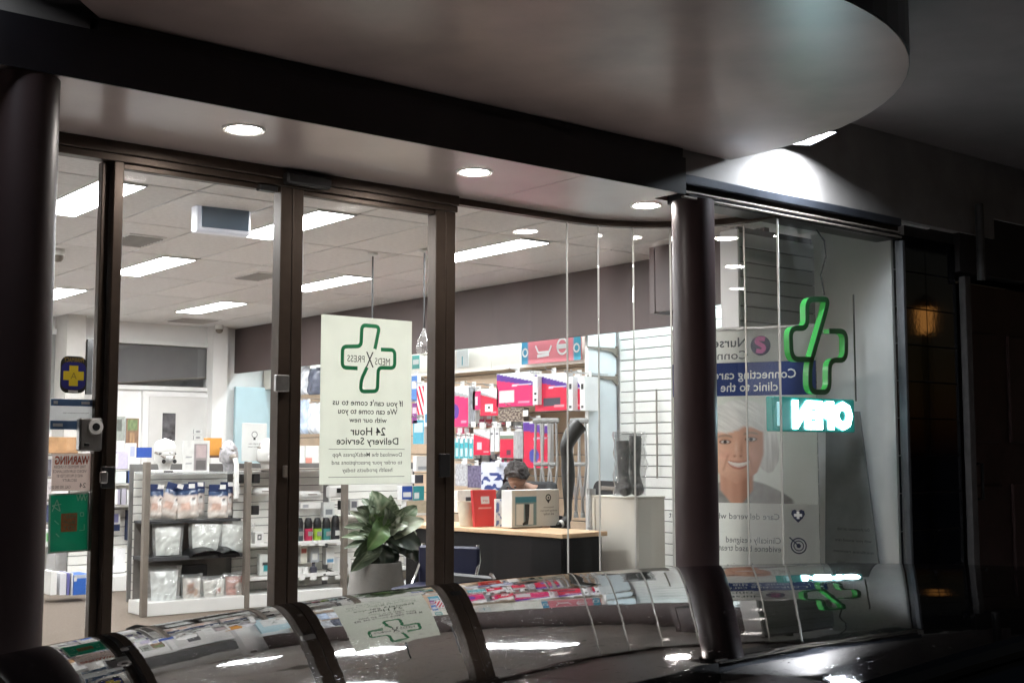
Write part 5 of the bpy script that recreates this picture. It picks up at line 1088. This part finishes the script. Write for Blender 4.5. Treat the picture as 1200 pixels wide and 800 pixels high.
# office chairs
def office_chair(loc, rz, label, sz=1):
    t = thing('office_chair', label, 'chair', loc, rz, 'black office chairs behind the counter'); t.scale = (1, 1, sz)
    q = MB(); q.prism([(x, z) for x, z in rrect(.46, .50, .09)], -.02, .02, 'XZ'); q.build('backrest', M_BLACK, t, loc=(0, .24, .55))
    MB().box((0, .215, .99), (.20, .012, .035), bev=.005).build('handle_slot', M_GREY, t)
    MB().box((0, 0, .46), (.48, .46, .08), bev=.03).build('seat', M_BLACK, t); MB().tube([(0, 0, .42), (0, 0, .10)], .028, 10).build('gas_column', M_BLACK, t)
    MB().box((0, .24, .50), (.06, .03, .22), bev=.01).build('back_bar', M_BLACK, t)
    for k in range(5):
        a = 2 * PI * k / 5; o = MB().tube([(0, 0, .11), (.27 * math.cos(a), .27 * math.sin(a), .07)], [.025, .016], 8).build('base_arm', M_BLACK, t); MB().lathe([(.028, -.02), (.028, .02)], (.27 * math.cos(a), .27 * math.sin(a), .03), 12, 'X').build('castor', M_BLACK, o)
p = aX(686, 590, 6.75); office_chair((p.x, p.y, 0), R(-100), 'black office chair with slotted back right of the display leg')
hd = aX(614, 560, 6.42); office_chair((hd.x + .18, hd.y + .10, 0), R(-62), 'black office chair the person sits on behind the counter', .72)

# ---- visitor chairs before the counter
def visitor(loc, rz, label, m, top=.80):
    t = thing('visitor_chair', label, 'chair', loc, rz, 'visitor chairs in front of the counter')
    MB().box((0, 0, .44), (.44, .42, .04), bev=.018).build('seat', m, t)
    MB().box((0, .20, top - .16), (.42, .03, .30), bev=.013).build('backrest', m, t)
    for s in (-1, 1):
        MB().tube([(s * .21, -.20, 0), (s * .21, -.19, .43), (s * .21, .10, .44), (s * .20, .22, .60), (s * .19, .22, top)], .011, 8).build('frame_tube', M_CHROME, t, smooth=True); MB().tube([(s * .21, .16, .43), (s * .21, .24, 0)], .011, 8).build('leg', M_CHROME, t, smooth=True)
p = aZ(582, 668, .60); visitor((p.x, p.y + .05, 0), R(100), 'black visitor chair with chrome tubes nearest the glass', mat('black_vinyl', (.02, .02, .022), .4), .60)
p = aZ(522, 645, .68); visitor((p.x, p.y + .1, 0), R(-60), 'navy visitor chair beside the second door post', mat('navy_vinyl', (.012, .015, .05), .5), .70)

# ---- pedestals, wrapped boots
def pedestal(c, wx, wy, h, rz, label):
    t = thing('pedestal', label, 'pedestal', c, rz, 'pale grey display pedestals behind the curved glass')
    MB().box((0, 0, h / 2), (wx, wy, h), bev=.004).build('carcass', M_PED, t); MB().box((-.0, 0, h + .006), (wx + .008, wy + .008, .012), bev=.003).build('top', M_PED, t)
    for s in (-1, 1): MB().box((-wx / 2 - .004, s * (wy / 2 - .02), h / 2), (.008, .03, h - .01), bev=.002).build('edge_strip', M_PED, t)
p = aZ(755, 582, .98); pedestal((p.x + .10, p.y + .26, 0), .26, .46, .968, 0, 'tall pale grey pedestal carrying the wrapped black boots'); 
def boot_bag(t, wd, hh):
    for k, (sx, hgt) in enumerate(((-.16, .86), (.22, .94))):
        P4 = smooth_path([(wd * (sx - .20), -.03, hh * .06, wd * .10), (wd * (sx - .05), -.02, hh * .09, wd * .13), (wd * sx, .01, hh * .16, wd * .14), (wd * sx, .03, hh * .35, wd * .125), (wd * sx, .03, hh * .62, wd * .15), (wd * sx * 1.15, .03, hh * hgt, wd * .15)], 4)
        q = MB(); q.tube([p_[:3] for p_ in P4], [p_[3] for p_ in P4], 14); q.build('boot', mat('black_boot', (.05, .05, .05), .5, var=.5, scale=40), t, smooth=True)
    q = MB()
    for s in (-1, 1): q.grid(lambda u, v, s=s: ((u - .5) * wd * (1 + .06 * mnoise.noise(Vector((v * 5, s, 1)))), .01 + s * (.08 * (1 - abs(2 * u - 1) ** 3) + .03 * mnoise.noise(Vector((u * 5, v * 7, s * 3)))), hh * v * (1 + .05 * mnoise.noise(Vector((u * 6, 2, s))))), 14, 18)
    q.build('clear_wrap', clear('wrap_film', (.92, .93, .93), .16, .08, body=.12, bump=1.0, bscale=22), t, smooth='all'); 
simple('wrapped_boots', 'pair of black support boots in clear plastic on the pedestal', 'boots', 'Y', p.y + .12, (722, 506, 757, 581), boot_bag)
tag(MB().tube([(0, 0, 0), (0, 0, .24), (.0, 0, .25)], .012, 10).cyl((0, 0, .24), .032, .04, 14).cyl((0, 0, 0), .03, .01, 14).build('post_stand', M_STEEL, loc=tuple(aZ(693, 619, ZT))), 'slim steel post with knob at the counter end left of the pale pedestal', 'post')

# ---- planter
PY = 1.35; a, b = aY(411, 720, PY), aY(470, 656, PY)
pl = thing('potted_plant', 'leafy potted plant with striped leaves in a tall grey tapered planter', 'plant', ((a.x + b.x) / 2, PY, 0))
pr_ = (b.x - a.x) / 2 * .86; zp = b.z
MB().lathe([(pr_ * 1.35, 0), (pr_ * 1.2, zp * .5), (pr_ * .98, zp), (pr_ * .88, zp), (pr_ * .86, zp - .06)], n=36).build('planter', mat('grey_concrete', (.25, .24, .225), .8, var=.12, scale=9, bump=.25, bscale=60), pl, smooth=True)
MB().lathe([(.001, zp - .03), (pr_ * .9, zp - .05)], n=20).build('soil', mat('soil', (.03, .02, .015), .95, bump=.5), pl)
def leaf_print(c1, c2, stripes):
    def f(u, v):
        s_ = abs(u - .5) * 2; w_ = .5 + .5 * math.cos((v * 9 - s_ * 2.2) * 2 * PI)
        k = (max(0, 1 - s_ * 14)) * .8 + (w_ ** 3 * .75 if stripes else w_ ** 6 * .25) * min(1, s_ * 4)
        return lerp(c1, c2, min(1, k))
    return f
M_LEAF = printed('leaf_surface', .38)
def leaf(bp, tp, dyt, wpx, c1, c2, stripes, bow=.25, face=(0, -1, .35), dyb=0):
    """blade from pixel bp to pixel tp (depth offset dyt of the tip), wpx wide, facing roughly `face`"""
    o = Vector(pl.location); A = aY(bp[0], bp[1], PY + dyb) - o; T = aY(tp[0], tp[1], PY + dyt) - o; ax = T - A; Ln = ax.length; ax.normalize()
    n_ = Vector(face) - ax * ax.dot(Vector(face)); n_.normalize(); sd = ax.cross(n_); W_ = wpx * .0046 / 2; ph = rnd.random() * 6
    def fn(u, v):
        s_ = (u - .5) * 2; w_ = 1.12 * W_ * math.sin(PI * min(1, max(0, (v - .04) / .96)) ** .80) ** .62 if v > .04 else .004
        p = A + ax * (Ln * v) + n_ * (Ln * bow * math.sin(PI * v) + w_ * .28 * abs(s_) ** 1.3 + .006 * math.sin(v * 17 + ph) * s_) + sd * (w_ * s_) - Vector((0, 0, 1)) * (Ln * .10 * v * v)
        return tuple(p)
    q = MB(); q.grid(fn, 8, 14, leaf_print(c1, c2, stripes)); return q.build('leaf', M_LEAF, pl, smooth='all', fix=False)
LG = [((.085, .135, .065), (.36, .41, .28)), ((.055, .085, .045), (.22, .26, .17)), ((.10, .20, .06), (.25, .34, .15)), ((.022, .038, .022), (.055, .075, .045)), ((.30, .34, .24), (.52, .54, .44))]
ctr = (447, 640)
for bp, tp, dy_, wp, ci, st, fc in [
        ((446, 622), (436, 569), .02, 38, 0, 1, (0, -1, .1)), ((446, 626), (458, 574), .10, 30, 0, 1, (.3, -1, .2)), ((448, 628), (489, 586), .06, 24, 0, 0, (.2, -1, .5)), ((449, 634), (497, 602), .0, 22, 4, 0, (.2, -1, .7)), ((446, 622), (472, 592), -.10, 22, 0, 1, (.3, -1, .5)),
        ((445, 630), (408, 592), .0, 13, 4, 0, (-.1, -1, .6)), ((444, 632), (402, 612), -.02, 15, 1, 1, (-.2, -.8, .8)), ((444, 636), (400, 624), .04, 16, 0, 1, (-.2, -.8, .8)), ((444, 638), (403, 638), .0, 13, 1, 0, (-.3, -.8, .8)), ((444, 628), (415, 596), .12, 22, 1, 1, (-.3, -1, .3)),
        ((450, 612), (430, 640), -.17, 27, 2, 0, (-.1, -1, .35)), ((450, 626), (494, 636), -.12, 36, 3, 0, (.1, -1, .5)), ((452, 634), (490, 652), -.05, 30, 3, 0, (.1, -1, .4)), ((447, 636), (449, 667), -.15, 24, 3, 0, (0, -1, .2)), ((444, 632), (411, 664), -.10, 26, 1, 0, (-.2, -1, .3)),
        ((445, 630), (420, 655), -.14, 20, 1, 1, (-.2, -1, .3)), ((451, 630), (479, 612), -.14, 17, 4, 0, (.2, -.7, .9)), ((446, 634), (428, 612), -.12, 16, 1, 0, (-.2, -1, .5)), ((450, 630), (470, 645), -.16, 20, 1, 0, (.2, -1, .4)), ((447, 622), (452, 590), -.12, 24, 1, 1, (.1, -1, .3)),
        ((446, 626), (424, 578), .12, 20, 1, 0, (-.2, -1, .2)), ((449, 632), (488, 618), .14, 26, 1, 0, (.2, -1, .4)), ((447, 630), (440, 596), -.06, 22, 2, 0, (-.1, -1, .3)), ((446, 640), (436, 660), .0, 22, 3, 0, (-.1, -1, .3)), ((449, 640), (464, 662), .0, 22, 3, 0, (.1, -1, .3)),
        ((444, 612), (418, 590), -.04, 20, 1, 1, (-.2, -1, .3)), ((448, 606), (462, 582), -.04, 20, 0, 1, (.2, -1, .3)), ((452, 618), (482, 600), -.02, 20, 0, 1, (.2, -1, .5)), ((443, 622), (420, 622), -.12, 18, 0, 0, (-.2, -1, .6)), ((442, 636), (414, 648), -.06, 18, 1, 0, (-.2, -1, .4)),
        ((452, 626), (474, 626), -.18, 18, 1, 0, (.2, -1, .6)), ((448, 612), (444, 586), -.02, 26, 0, 1, (0, -1, .1)), ((454, 640), (484, 644), -.14, 22, 3, 0, (.2, -1, .3)), ((440, 618), (432, 600), -.10, 18, 2, 1, (-.1, -1, .3)), ((455, 612), (470, 604), -.12, 18, 4, 0, (.1, -1, .6))]:
    leaf(bp, tp, dy_ * .6, wp * 1.0, *LG[ci], st, rnd.uniform(.08, .22), fc, rnd.uniform(-.04, .04))
o_ = Vector(pl.location)
for x_, y_ in ((440, 600), (455, 604), (470, 620), (425, 622), (448, 592)):
    p_ = aY(x_, y_, PY) - o_; MB().tube([(0, 0, zp - .06), (p_.x * .35, 0, zp + (p_.z - zp) * .6), tuple(p_)], .007, 6).build('petiole', mat('plant_stem', (.06, .10, .03), .5), pl, smooth=True)
MB().tube([(0, 0, zp - .05), (.01, 0, zp + .08)], .02, 8).build('stem', mat('plant_stem', (.06, .10, .03), .5), pl)

# ================================================================== display window contents
# roll-up banner
BW = .965; BT = 2.10; ang = math.atan2(-.90, .43)
A_, B_ = Vector((6.535, -.68, 0)), Vector((6.119, .191, 0)); mid = (A_ + B_) / 2
bn = thing('roll_up_banner', 'tall roll up banner with portrait of a smiling grey haired woman behind the column', 'banner', (mid.x, mid.y, .05), ang)
bu = lambda x: (x - 871) / 168 * BW
bv = lambda y: (BT - .05) - (y - 384) * .00566
M_BAN = paper('banner_film', (.93, .93, .90), .9)
MB().box((0, .004, bv(587) / 2), (BW, .003, bv(587))).box((0, .004, (bv(424) + BT - .05) / 2), (BW, .003, BT - .05 - bv(424))).build('film', M_BAN, bn)
MB().box((0, 0, .01), (BW + .03, .12, .07), bev=.02).build('cassette', M_STEEL, bn); MB().box((0, .004, BT - .05), (BW + .005, .02, .02), bev=.004).build('top_bar', M_STEEL, bn); MB().tube([(0, .03, .04), (0, .03, BT - .05)], .010, 8).build('pole', M_STEEL, bn)
MB().box((0, .004, (bv(463) + bv(424)) / 2), (BW, .003, bv(424) - bv(463))).build('blue_band', paper('banner_blue', (.022, .055, .22), .5), bn)
def banner_print():
    m, N, L, b = nodes('banner_print'); out = N['Material Output']; at = N.new('ShaderNodeAttribute'); at.attribute_name = 'ink'
    L.new(at.outputs[0], b.inputs['Base Color']); b.inputs['Roughness'].default_value = .5
    tl = N.new('ShaderNodeBsdfTranslucent'); L.new(at.outputs[0], tl.inputs[0]); ms = N.new('ShaderNodeMixShader'); ms.inputs[0].default_value = .6
    L.new(b.outputs[0], ms.inputs[1]); L.new(tl.outputs[0], ms.inputs[2]); L.new(ms.outputs[0], out.inputs[0]); return m
def sm(a, b, x): t = max(0., min(1., (x - a) / (b - a))); return t * t * (3 - 2 * t)
def face_px(u, v):
    x = 787 + 168 * u; y = 587 - 124 * v
    n1 = mnoise.noise(Vector((x * .05, y * .05, 1))); n2 = mnoise.noise(Vector((x * .16, y * .16, 7)))
    c = lerp((.70, .73, .64), (.80, .82, .78), sm(800, 940, x) * .7 + .2 * n1)
    # jumper
    ye = 560 + ((x - 866) / 34) ** 2 * 7
    k = sm(-1.5, 1.5, y - ye) * (1 - sm(60, 66, abs(x - 864)))
    c = lerp(c, lerp((.22, .21, .20), (.34, .33, .31), .5 + .6 * n2), k)
    # neck in the neckline
    hw = 20 - (y - 552) * .05 - max(0, y - 572) * .75
    k = sm(2, -2, abs(x - 862) - hw) * sm(545, 552, y)
    c = lerp(c, lerp((.60, .33, .23), (.40, .19, .12), sm(856, 880, x) + .25 * math.sin(x * .55) * .5), k)
    # hair
    side = sm(884, 902, x); q1 = mnoise.noise(Vector(((x * .55 - y * .83) * .30, (x * .83 + y * .55) * .035, 2))) + .6 * mnoise.noise(Vector(((x * .55 - y * .83) * .8, (x * .83 + y * .55) * .06, 5)))
    q2 = mnoise.noise(Vector((x * .30, y * .035, 8))) + .6 * mnoise.noise(Vector((x * .8, y * .06, 3))); st = q1 * (1 - side) + q2 * side
    edge = ((x - 868) / 42) ** 2 + ((y - 508) / 41) ** 2 + .06 * st
    e2 = ((x - 899) / 13) ** 2 + ((y - 526) / 26) ** 2 + .08 * st
    k = max(sm(1.06, .94, edge), sm(1.1, .9, e2))
    hair = lerp((.36, .34, .31), (.88, .87, .83), max(0, min(1, .70 + .34 * st - .12 * sm(885, 912, x) - .20 * sm(505, 550, y) + .12 * sm(490, 472, y))))
    c = lerp(c, hair, k)
    # face oval, narrowing to the chin
    fw = 30 - max(0, y - 530) * .30 - max(0, y - 552) * .8
    fx = (x - 863) / max(3, fw); fy = (y - 522) / 43
    top = 501 + 5 * math.cos((x - 850) / 11) - 3 * st - sm(870, 892, x) * -6
    k = sm(1.05, .93, math.sqrt(fx * fx * .9 + max(0, fy) ** 6)) * sm(top - 2, top + 3, y) * (1 if y < 566 else 0)
    if k > 0:
        sk = lerp((.70, .42, .30), (.44, .20, .13), sm(-.2, 1, fx) * .75 + .12 * n2 + .25 * sm(546, 562, y))
        # cheeks, eye sockets, nose side, smile folds
        for cx in (849, 880): sk = lerp(sk, (.70, .36, .28), .45 * math.exp(-((x - cx) / 7) ** 2 - ((y - 532) / 6) ** 2)); sk = lerp(sk, (.36, .18, .12), .55 * math.exp(-((x - cx) / 8) ** 2 - ((y - 513.5) / 4.5) ** 2))
        sk = lerp(sk, (.82, .60, .48), .5 * math.exp(-((x - 862.5) / 2.2) ** 2 - ((y - 524) / 8) ** 2))
        sk = lerp(sk, (.38, .18, .12), .6 * math.exp(-((x - 868.5) / 2) ** 2 - ((y - 525) / 8) ** 2)); sk = lerp(sk, (.26, .10, .07), .75 * math.exp(-((abs(x - 864) - 3.6) / 1.7) ** 2 - ((y - 533) / 1.3) ** 2))
        for s_ in (-1, 1):
            xc = 864.5 + s_ * (12 + (y - 532) * .32); sk = lerp(sk, (.40, .19, .13), .55 * math.exp(-((x - xc) / 1.5) ** 2) * sm(529, 534, y) * sm(552, 547, y))
        for cx, cy in ((849.5, 516.5), (880, 513.5)):
            br = abs(y - (cy - 7.5 + ((x - cx) / 9) ** 2 * 2)); sk = lerp(sk, (.30, .22, .17), .8 * sm(2, .6, br) * sm(9.5, 7, abs(x - cx)))
            op = ((x - cx) / 6.2) ** 2 + ((y - cy) / 2.3) ** 2; sk = lerp(sk, (.16, .08, .06), .85 * sm(1.7, 1.0, op)); sk = lerp(sk, (.62, .58, .54), .8 * sm(.8, .5, op)); sk = lerp(sk, (.05, .04, .04), sm(2.6, 1.7, math.hypot(x - cx, (y - cy) * 1.1)) * sm(1.1, .8, op))
        my = 543.5 - ((x - 865) / 13) ** 2 * 4.2; inm = sm(13.5, 11.5, abs(x - 865)); op = (y - my) / (2.5 * max(.1, 1 - ((x - 865) / 13.5) ** 2) ** .6 + .4)
        sk = lerp(sk, (.46, .19, .15), .85 * inm * sm(1.9, 1.35, abs(op - .1))); sk = lerp(sk, (.80, .75, .70), inm * sm(1.0, .75, abs(op + .05)) * (1 - .35 * sm(-.2, .6, op)))
        c = lerp(c, tuple(q_ * (1 + .09 * mnoise.noise(Vector((x * .9, y * .9, 4))) + .10 * n2) for q_ in sk), k)
    return tuple(max(0, min(1, q_)) for q_ in c)
MB().grid(lambda u, v: ((u - .5) * BW, .003, bv(587) + (bv(463) - bv(587)) * v), 190, 150, face_px).build('portrait_print', banner_print(), bn, fix=False)
M_BTXT = mat('banner_grey_ink', (.10, .11, .12), .5); M_WTXT = mat('banner_white_ink', (.55, .60, .64), .5); M_NAVYI = mat('navy_ink', (.012, .018, .05), .5)
def btext(s, xr, yc_, wpx, m, hpx, bold=0): return text(s, bn, m, bu(xr) - wpx / 168 * BW / 2, bv(yc_), -.0012, width=wpx / 168 * BW, height=hpx * .00566, bold=bold)
btext('Nurse', 877, 400, 40, M_BTXT, 11, .01); btext('Connect', 878, 415, 58, M_BTXT, 10)
btext('Connecting care from', 933, 438, 128, M_WTXT, 10.5, .01); btext('clinic to the home', 912, 452.5, 103, M_WTXT, 10.5, .01)
q = MB(); disc(q, bu(893), bv(405), -.001, .066, 28); q.build('logo_disc', M_NAVYI, bn)
q = MB(); L_ = [(bu(893) + a * .066, bv(405) + b * .066) for a, b in [(.45, .62), (-.25, .72), (-.45, .35), (.05, .08), (.42, -.22), (.15, -.62), (-.45, -.5)]]; ribbon(q, L_, .028, -.002, 0, .02, flat=True); q.build('logo_swirl', mat('magenta_ink', (.42, .10, .26), .5), bn)
btext('Care delivered when you need it', 911, 602, 130, M_BTXT, 7); btext('Clinically designed', 912, 629, 63, M_BTXT, 7); btext('evidence based treatment', 912, 638.5, 90, M_BTXT, 7); btext('Patient information', 911, 659, 62, M_BTXT, 7)
q = MB(); X_, Z_ = bu(932), bv(600); flat(q, [(X_ + .0566 * a * .95, Z_ + .0566 * b) for a, b in [(0, -.8), (.55, -.3), (.82, .15), (.72, .55), (.38, .68), (0, .48), (-.38, .68), (-.72, .55), (-.82, .15), (-.55, -.3)]], -.001); q.build('heart_icon', M_NAVYI, bn)
q = MB(); rect(q, X_ - .009, Z_ - .022, X_ + .009, Z_ + .026, -.002); rect(q, X_ - .026, Z_ - .007, X_ + .026, Z_ + .011, -.0021); q.build('heart_cross', M_PLASTIC, bn)
q = MB(); Z_ = bv(634)
for r0, r1 in ((.044, .052), (.028, .034), (.0, .014)): disc(q, X_, Z_, -.001, r1, 24, r0=r0)
ribbon(q, [(X_, Z_), (X_ - .058, Z_ + .052)], .008, -.0015, 0, flat=True); q.build('target_icon', M_NAVYI, bn)
q = MB(); disc(q, X_, bv(664), -.001, .05, 24, r0=.042); q.build('ring_icon', M_NAVYI, bn)
# leaning board with small print
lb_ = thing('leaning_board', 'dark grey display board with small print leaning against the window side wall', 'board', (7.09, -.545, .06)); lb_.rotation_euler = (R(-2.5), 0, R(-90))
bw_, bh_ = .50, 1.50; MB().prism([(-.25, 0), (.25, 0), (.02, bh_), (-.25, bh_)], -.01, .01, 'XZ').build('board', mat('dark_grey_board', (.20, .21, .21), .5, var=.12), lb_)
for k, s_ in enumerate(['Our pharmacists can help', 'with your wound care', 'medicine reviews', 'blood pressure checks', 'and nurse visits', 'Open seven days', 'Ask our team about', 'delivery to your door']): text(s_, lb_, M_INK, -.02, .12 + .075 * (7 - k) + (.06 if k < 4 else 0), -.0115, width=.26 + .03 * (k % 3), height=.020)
# green channel cross sign
SY = -.80
M_GGLOW = mat('green_acrylic', (.05, .55, .08), .3, var=.08); M_DKGREEN = mat('dark_green_face', (.005, .045, .014), .35, var=.2)
def green_glow():
    m, N, L, b = nodes('lit_green_acrylic'); b.inputs['Base Color'].default_value = (.04, .26, .06, 1); b.inputs['Roughness'].default_value = .3; b.inputs['Emission Color'].default_value = (.05, .80, .10, 1); b.inputs['Emission Strength'].default_value = .07
    return m
M_GLIT = green_glow()
cc = aY(957, 404, SY); gs = thing('cross_sign', 'green three dimensional ribbon cross sign hanging above the open sign', 'sign', cc)
CP = [(240, 362), (136, 362), (128, 212), (213, 212), (210, 72), (316, 72), (303, 130), (226, 392), (226, 520), (322, 520), (322, 366), (404, 366), (404, 226), (320, 226)]
CP = [aY(957 + (892 + x / 4 - 957) * .95, 405 + (331 + y / 4 - 405) * .97, SY) - cc for x, y in CP]; CP = [(p_.x, p_.z) for p_ in CP]
q = MB(); ribbon(q, CP, .028, .0, .042, .065); q.build('channel', M_GLIT, gs)
q = MB(); ribbon(q, CP, .034, -.006, -.001, .065); q.build('face', M_DKGREEN, gs)
# open sign
a, b = aY(908, 505, SY), aY(1003, 468, SY)
osn = thing('open_sign', 'lit open sign with glowing white letters in a teal case', 'sign', ((a.x + b.x) / 2, SY, a.z)); ow, oh = b.x - a.x, b.z - a.z
def teal_case():
    m, N, L, b_ = nodes('lit_teal_case'); b_.inputs['Base Color'].default_value = (.02, .20, .18, 1); b_.inputs['Roughness'].default_value = .25; b_.inputs['Emission Color'].default_value = (.02, .50, .42, 1); b_.inputs['Emission Strength'].default_value = .07
    return m
MB().box((0, .04, oh / 2), (ow, .06, oh), bev=.008).build('case', teal_case(), osn)
M_OPEN = emit('open_led', (.64, .92, 1), 15)
text('OPEN', osn, M_OPEN, ow * .09, oh * .5, .004, width=ow * .74, height=oh * .70, bold=.075)
MB().box((-ow * .43, .035, oh / 2), (ow * .06, .06, oh * .7), bev=.006).build('end_light', emit('teal_led', (.15, .8, .85), .25), osn)
tag(MB().tube([Vector(aY(x, y, SY + .04)) - cc for x, y in ((966, 346), (962, 322), (968, 300), (966, 282), (956, 268), (944, 262))], .006, 6).build('power_cable', M_BLACK, loc=tuple(cc), smooth=True), 'thin black cable looping from the cross sign up to the window head', 'cable')
r0_ = aY(1000, 345, SY + .08); r1_ = aY(1003, 470, SY + .08)
tag(MB().tube([(0, 0, 0), tuple(r1_ - r0_)], .006, 6).build('hanging_rod', M_CHROME, loc=tuple(r0_)), 'thin bright rod hanging right of the green cross sign', 'rod')

# ================================================================== person behind the counter
def skinned(name, V, E_, rad, m, parent, root=0, extra=None, sub=1):
    me = bpy.data.meshes.new(name); me.from_pydata(V, E_, []); o = bpy.data.objects.new(name, me); COL.objects.link(o)
    md = o.modifiers.new('s', 'SKIN'); sl = me.skin_vertices[0].data if me.skin_vertices else None
    if sl is None:
        bm = bmesh.new(); bm.from_mesh(me); bm.verts.layers.skin.verify(); bm.to_mesh(me); bm.free(); sl = me.skin_vertices[0].data
    for i, r_ in enumerate(rad): sl[i].radius = (r_, r_) if not isinstance(r_, tuple) else r_
    sl[root].use_root = True
    ms = o.modifiers.new('u', 'SUBSURF'); ms.levels = sub; ms.render_levels = sub
    dg = bpy.context.evaluated_depsgraph_get(); m2 = bpy.data.meshes.new_from_object(o.evaluated_get(dg)); bpy.data.objects.remove(o)
    bm = bmesh.new(); bm.from_mesh(m2)
    if extra: bm.from_mesh(extra)
    bmesh.ops.recalc_face_normals(bm, faces=bm.faces); bm.to_mesh(m2); bm.free()
    m2.polygons.foreach_set('use_smooth', [True] * len(m2.polygons)); m2.materials.clear(); m2.materials.append(m)
    return put(m2, name, parent)
per = thing('person', 'seated dark haired person in a black top bending over the counter', 'person', (hd.x + .0, hd.y, 0), R(-62))
HZ = hd.z; tz = HZ - 1.13
P_ = [(0, .20, .50), (0, .20, .74), (0, .13, .98 + tz), (0, .03, 1.04 + tz), (0, -.06, 1.07 + tz)]
P_ = P_ + [(.19, .12, 1.045 + tz), (.26, -.04, .80), (.16, -.28, .79), (-.19, .12, 1.045 + tz), (-.26, -.04, .80), (-.14, -.30, .79),
           (.10, .14, .50), (.13, -.27, .52), (.13, -.22, .10), (.14, -.35, .05), (-.10, .14, .50), (-.13, -.27, .52), (-.13, -.22, .10), (-.14, -.35, .05)]
E_ = [(0, 1), (1, 2), (2, 3), (3, 4), (2, 5), (5, 6), (6, 7), (2, 8), (8, 9), (9, 10), (0, 11), (11, 12), (12, 13), (13, 14), (0, 15), (15, 16), (16, 17), (17, 18)]
RD = [.13, .12, .13, .055, .05, .055, .042, .028, .055, .042, .028, .09, .065, .045, .035, .09, .065, .045, .035]
for s, wi in ((1, 7), (-1, 10)):
    wv = Vector(P_[wi]); pm = wv + Vector((-s * .01, -.055, -.005)); P_.append(tuple(pm)); E_.append((wi, len(P_) - 1)); RD.append(.030); ip = len(P_) - 1
    for k in range(4):
        b1 = pm + Vector(((k - 1.5) * .019, -.035 - .004 * (k in (1, 2)), 0)); L1 = (.030, .036, .034, .026)[k]; b2 = b1 + Vector(((k - 1.5) * .003, -L1, -.006)); b3 = b2 + Vector((0, -L1 * .7, -.014))
        P_ += [tuple(b1), tuple(b2), tuple(b3)]; n_ = len(P_); E_ += [(ip, n_ - 3), (n_ - 3, n_ - 2), (n_ - 2, n_ - 1)]; RD += [.010, .009, .0075]
    t1 = wv + Vector((-s * .032, -.04, -.004)); t2 = t1 + Vector((-s * .018, -.03, -.004)); P_ += [tuple(t1), tuple(t2)]; n_ = len(P_); E_ += [(wi, n_ - 2), (n_ - 2, n_ - 1)]; RD += [.011, .009]
hm = head_mesh(.172); Mh = Matrix.Translation((0, -.075, 1.045 + tz)) @ Matrix.Rotation(R(38), 4, 'X')
hm.v = [tuple(Mh @ Vector(v)) for v in hm.v]
for s in (-1, 1):
    eb = MB().lathe([(.001, -.018), (.016, -.010), (.020, .0), (.014, .012), (.001, .016)], n=10, axis='X', sx=1, sy=1.5); hm.add([tuple(Mh @ (Vector(v) + Vector((s * .070, .01, .115)))) for v in eb.v], eb.f)
hmesh = hm.mesh('head', M_PLASTIC, smooth='all')
M_SKIN = mat('skin', (.42, .24, .17), .5, var=.06, scale=12)
skinned('body', P_, E_, RD, M_SKIN, per, 0, hmesh)
# face details, hair and clothes
q = MB()
for s in (-1, 1): q.lathe([(.001, -.009), (.010, -.004), (.011, .002)], (0, 0, 0), 12, 'Y'); q.v[-36:] = [tuple(Mh @ (Vector(v) + Vector((s * .032, -.132, .128)))) for v in q.v[-36:]]
q.build('eyes', mat('eye', (.05, .035, .03), .2), per, smooth=True)
q = MB().box((0, 0, 0), (.048, .012, .010), bev=.004); q.v = [tuple(Mh @ (Vector(v) + Vector((0, -.140, .070)))) for v in q.v]; q.build('lips', mat('lip', (.36, .13, .11), .5), per)
q = MB()
def hair_fn(u, v):
    a = u * 2 * PI; th = v * PI * .60; fr = math.cos(a - PI * 1.5)
    lim = th * (1.0 if fr < .2 else 1 - .42 * (fr - .2) / .8)
    r_ = .096 + .015 * mnoise.noise(Vector((math.cos(a) * 5, math.sin(a) * 5, v * 5))) + .010 * mnoise.noise(Vector((math.cos(a) * 14, math.sin(a) * 14, v * 3)))
    return tuple(Mh @ Vector((math.cos(a) * math.sin(lim) * r_ * 1.02, .008 + math.sin(a) * math.sin(lim) * r_ * 1.18, .142 + math.cos(lim) * r_ * 1.18)))
q.grid(hair_fn, 48, 20); q.build('hair', mat('dark_hair', (.018, .012, .010), .5, var=.4, scale=60, bump=.5, bscale=90), per, smooth='all')
M_TOP = mat('black_top', (.016, .015, .016), .8, var=.2, bump=.3, bscale=200); M_TRO = mat('dark_trousers', (.03, .032, .04), .8, var=.2)
skinned('top', [P_[i] for i in (0, 1, 2)] + [tuple(Vector(P_[3]) * .75 + Vector(P_[2]) * .25)] + [P_[5], P_[6], tuple(Vector(P_[6]) * .3 + Vector(P_[7]) * .7), P_[8], P_[9], tuple(Vector(P_[9]) * .3 + Vector(P_[10]) * .7)], [(0, 1), (1, 2), (2, 3), (2, 4), (4, 5), (5, 6), (2, 7), (7, 8), (8, 9)], [.145, .135, .145, .065, .070, .056, .044, .070, .056, .044], M_TOP, per)
skinned('trousers', [P_[0], P_[11], P_[12], tuple(Vector(P_[13]) + Vector((0, 0, .05))), P_[15], P_[16], tuple(Vector(P_[17]) + Vector((0, 0, .05)))], [(0, 1), (1, 2), (2, 3), (0, 4), (4, 5), (5, 6)], [.14, .105, .08, .06, .105, .08, .06], M_TRO, per)
for s in (-1, 1): MB().box((s * .135, -.30, .035), (.09, .24, .07), bev=.03).build('shoe', M_BLACK, per)
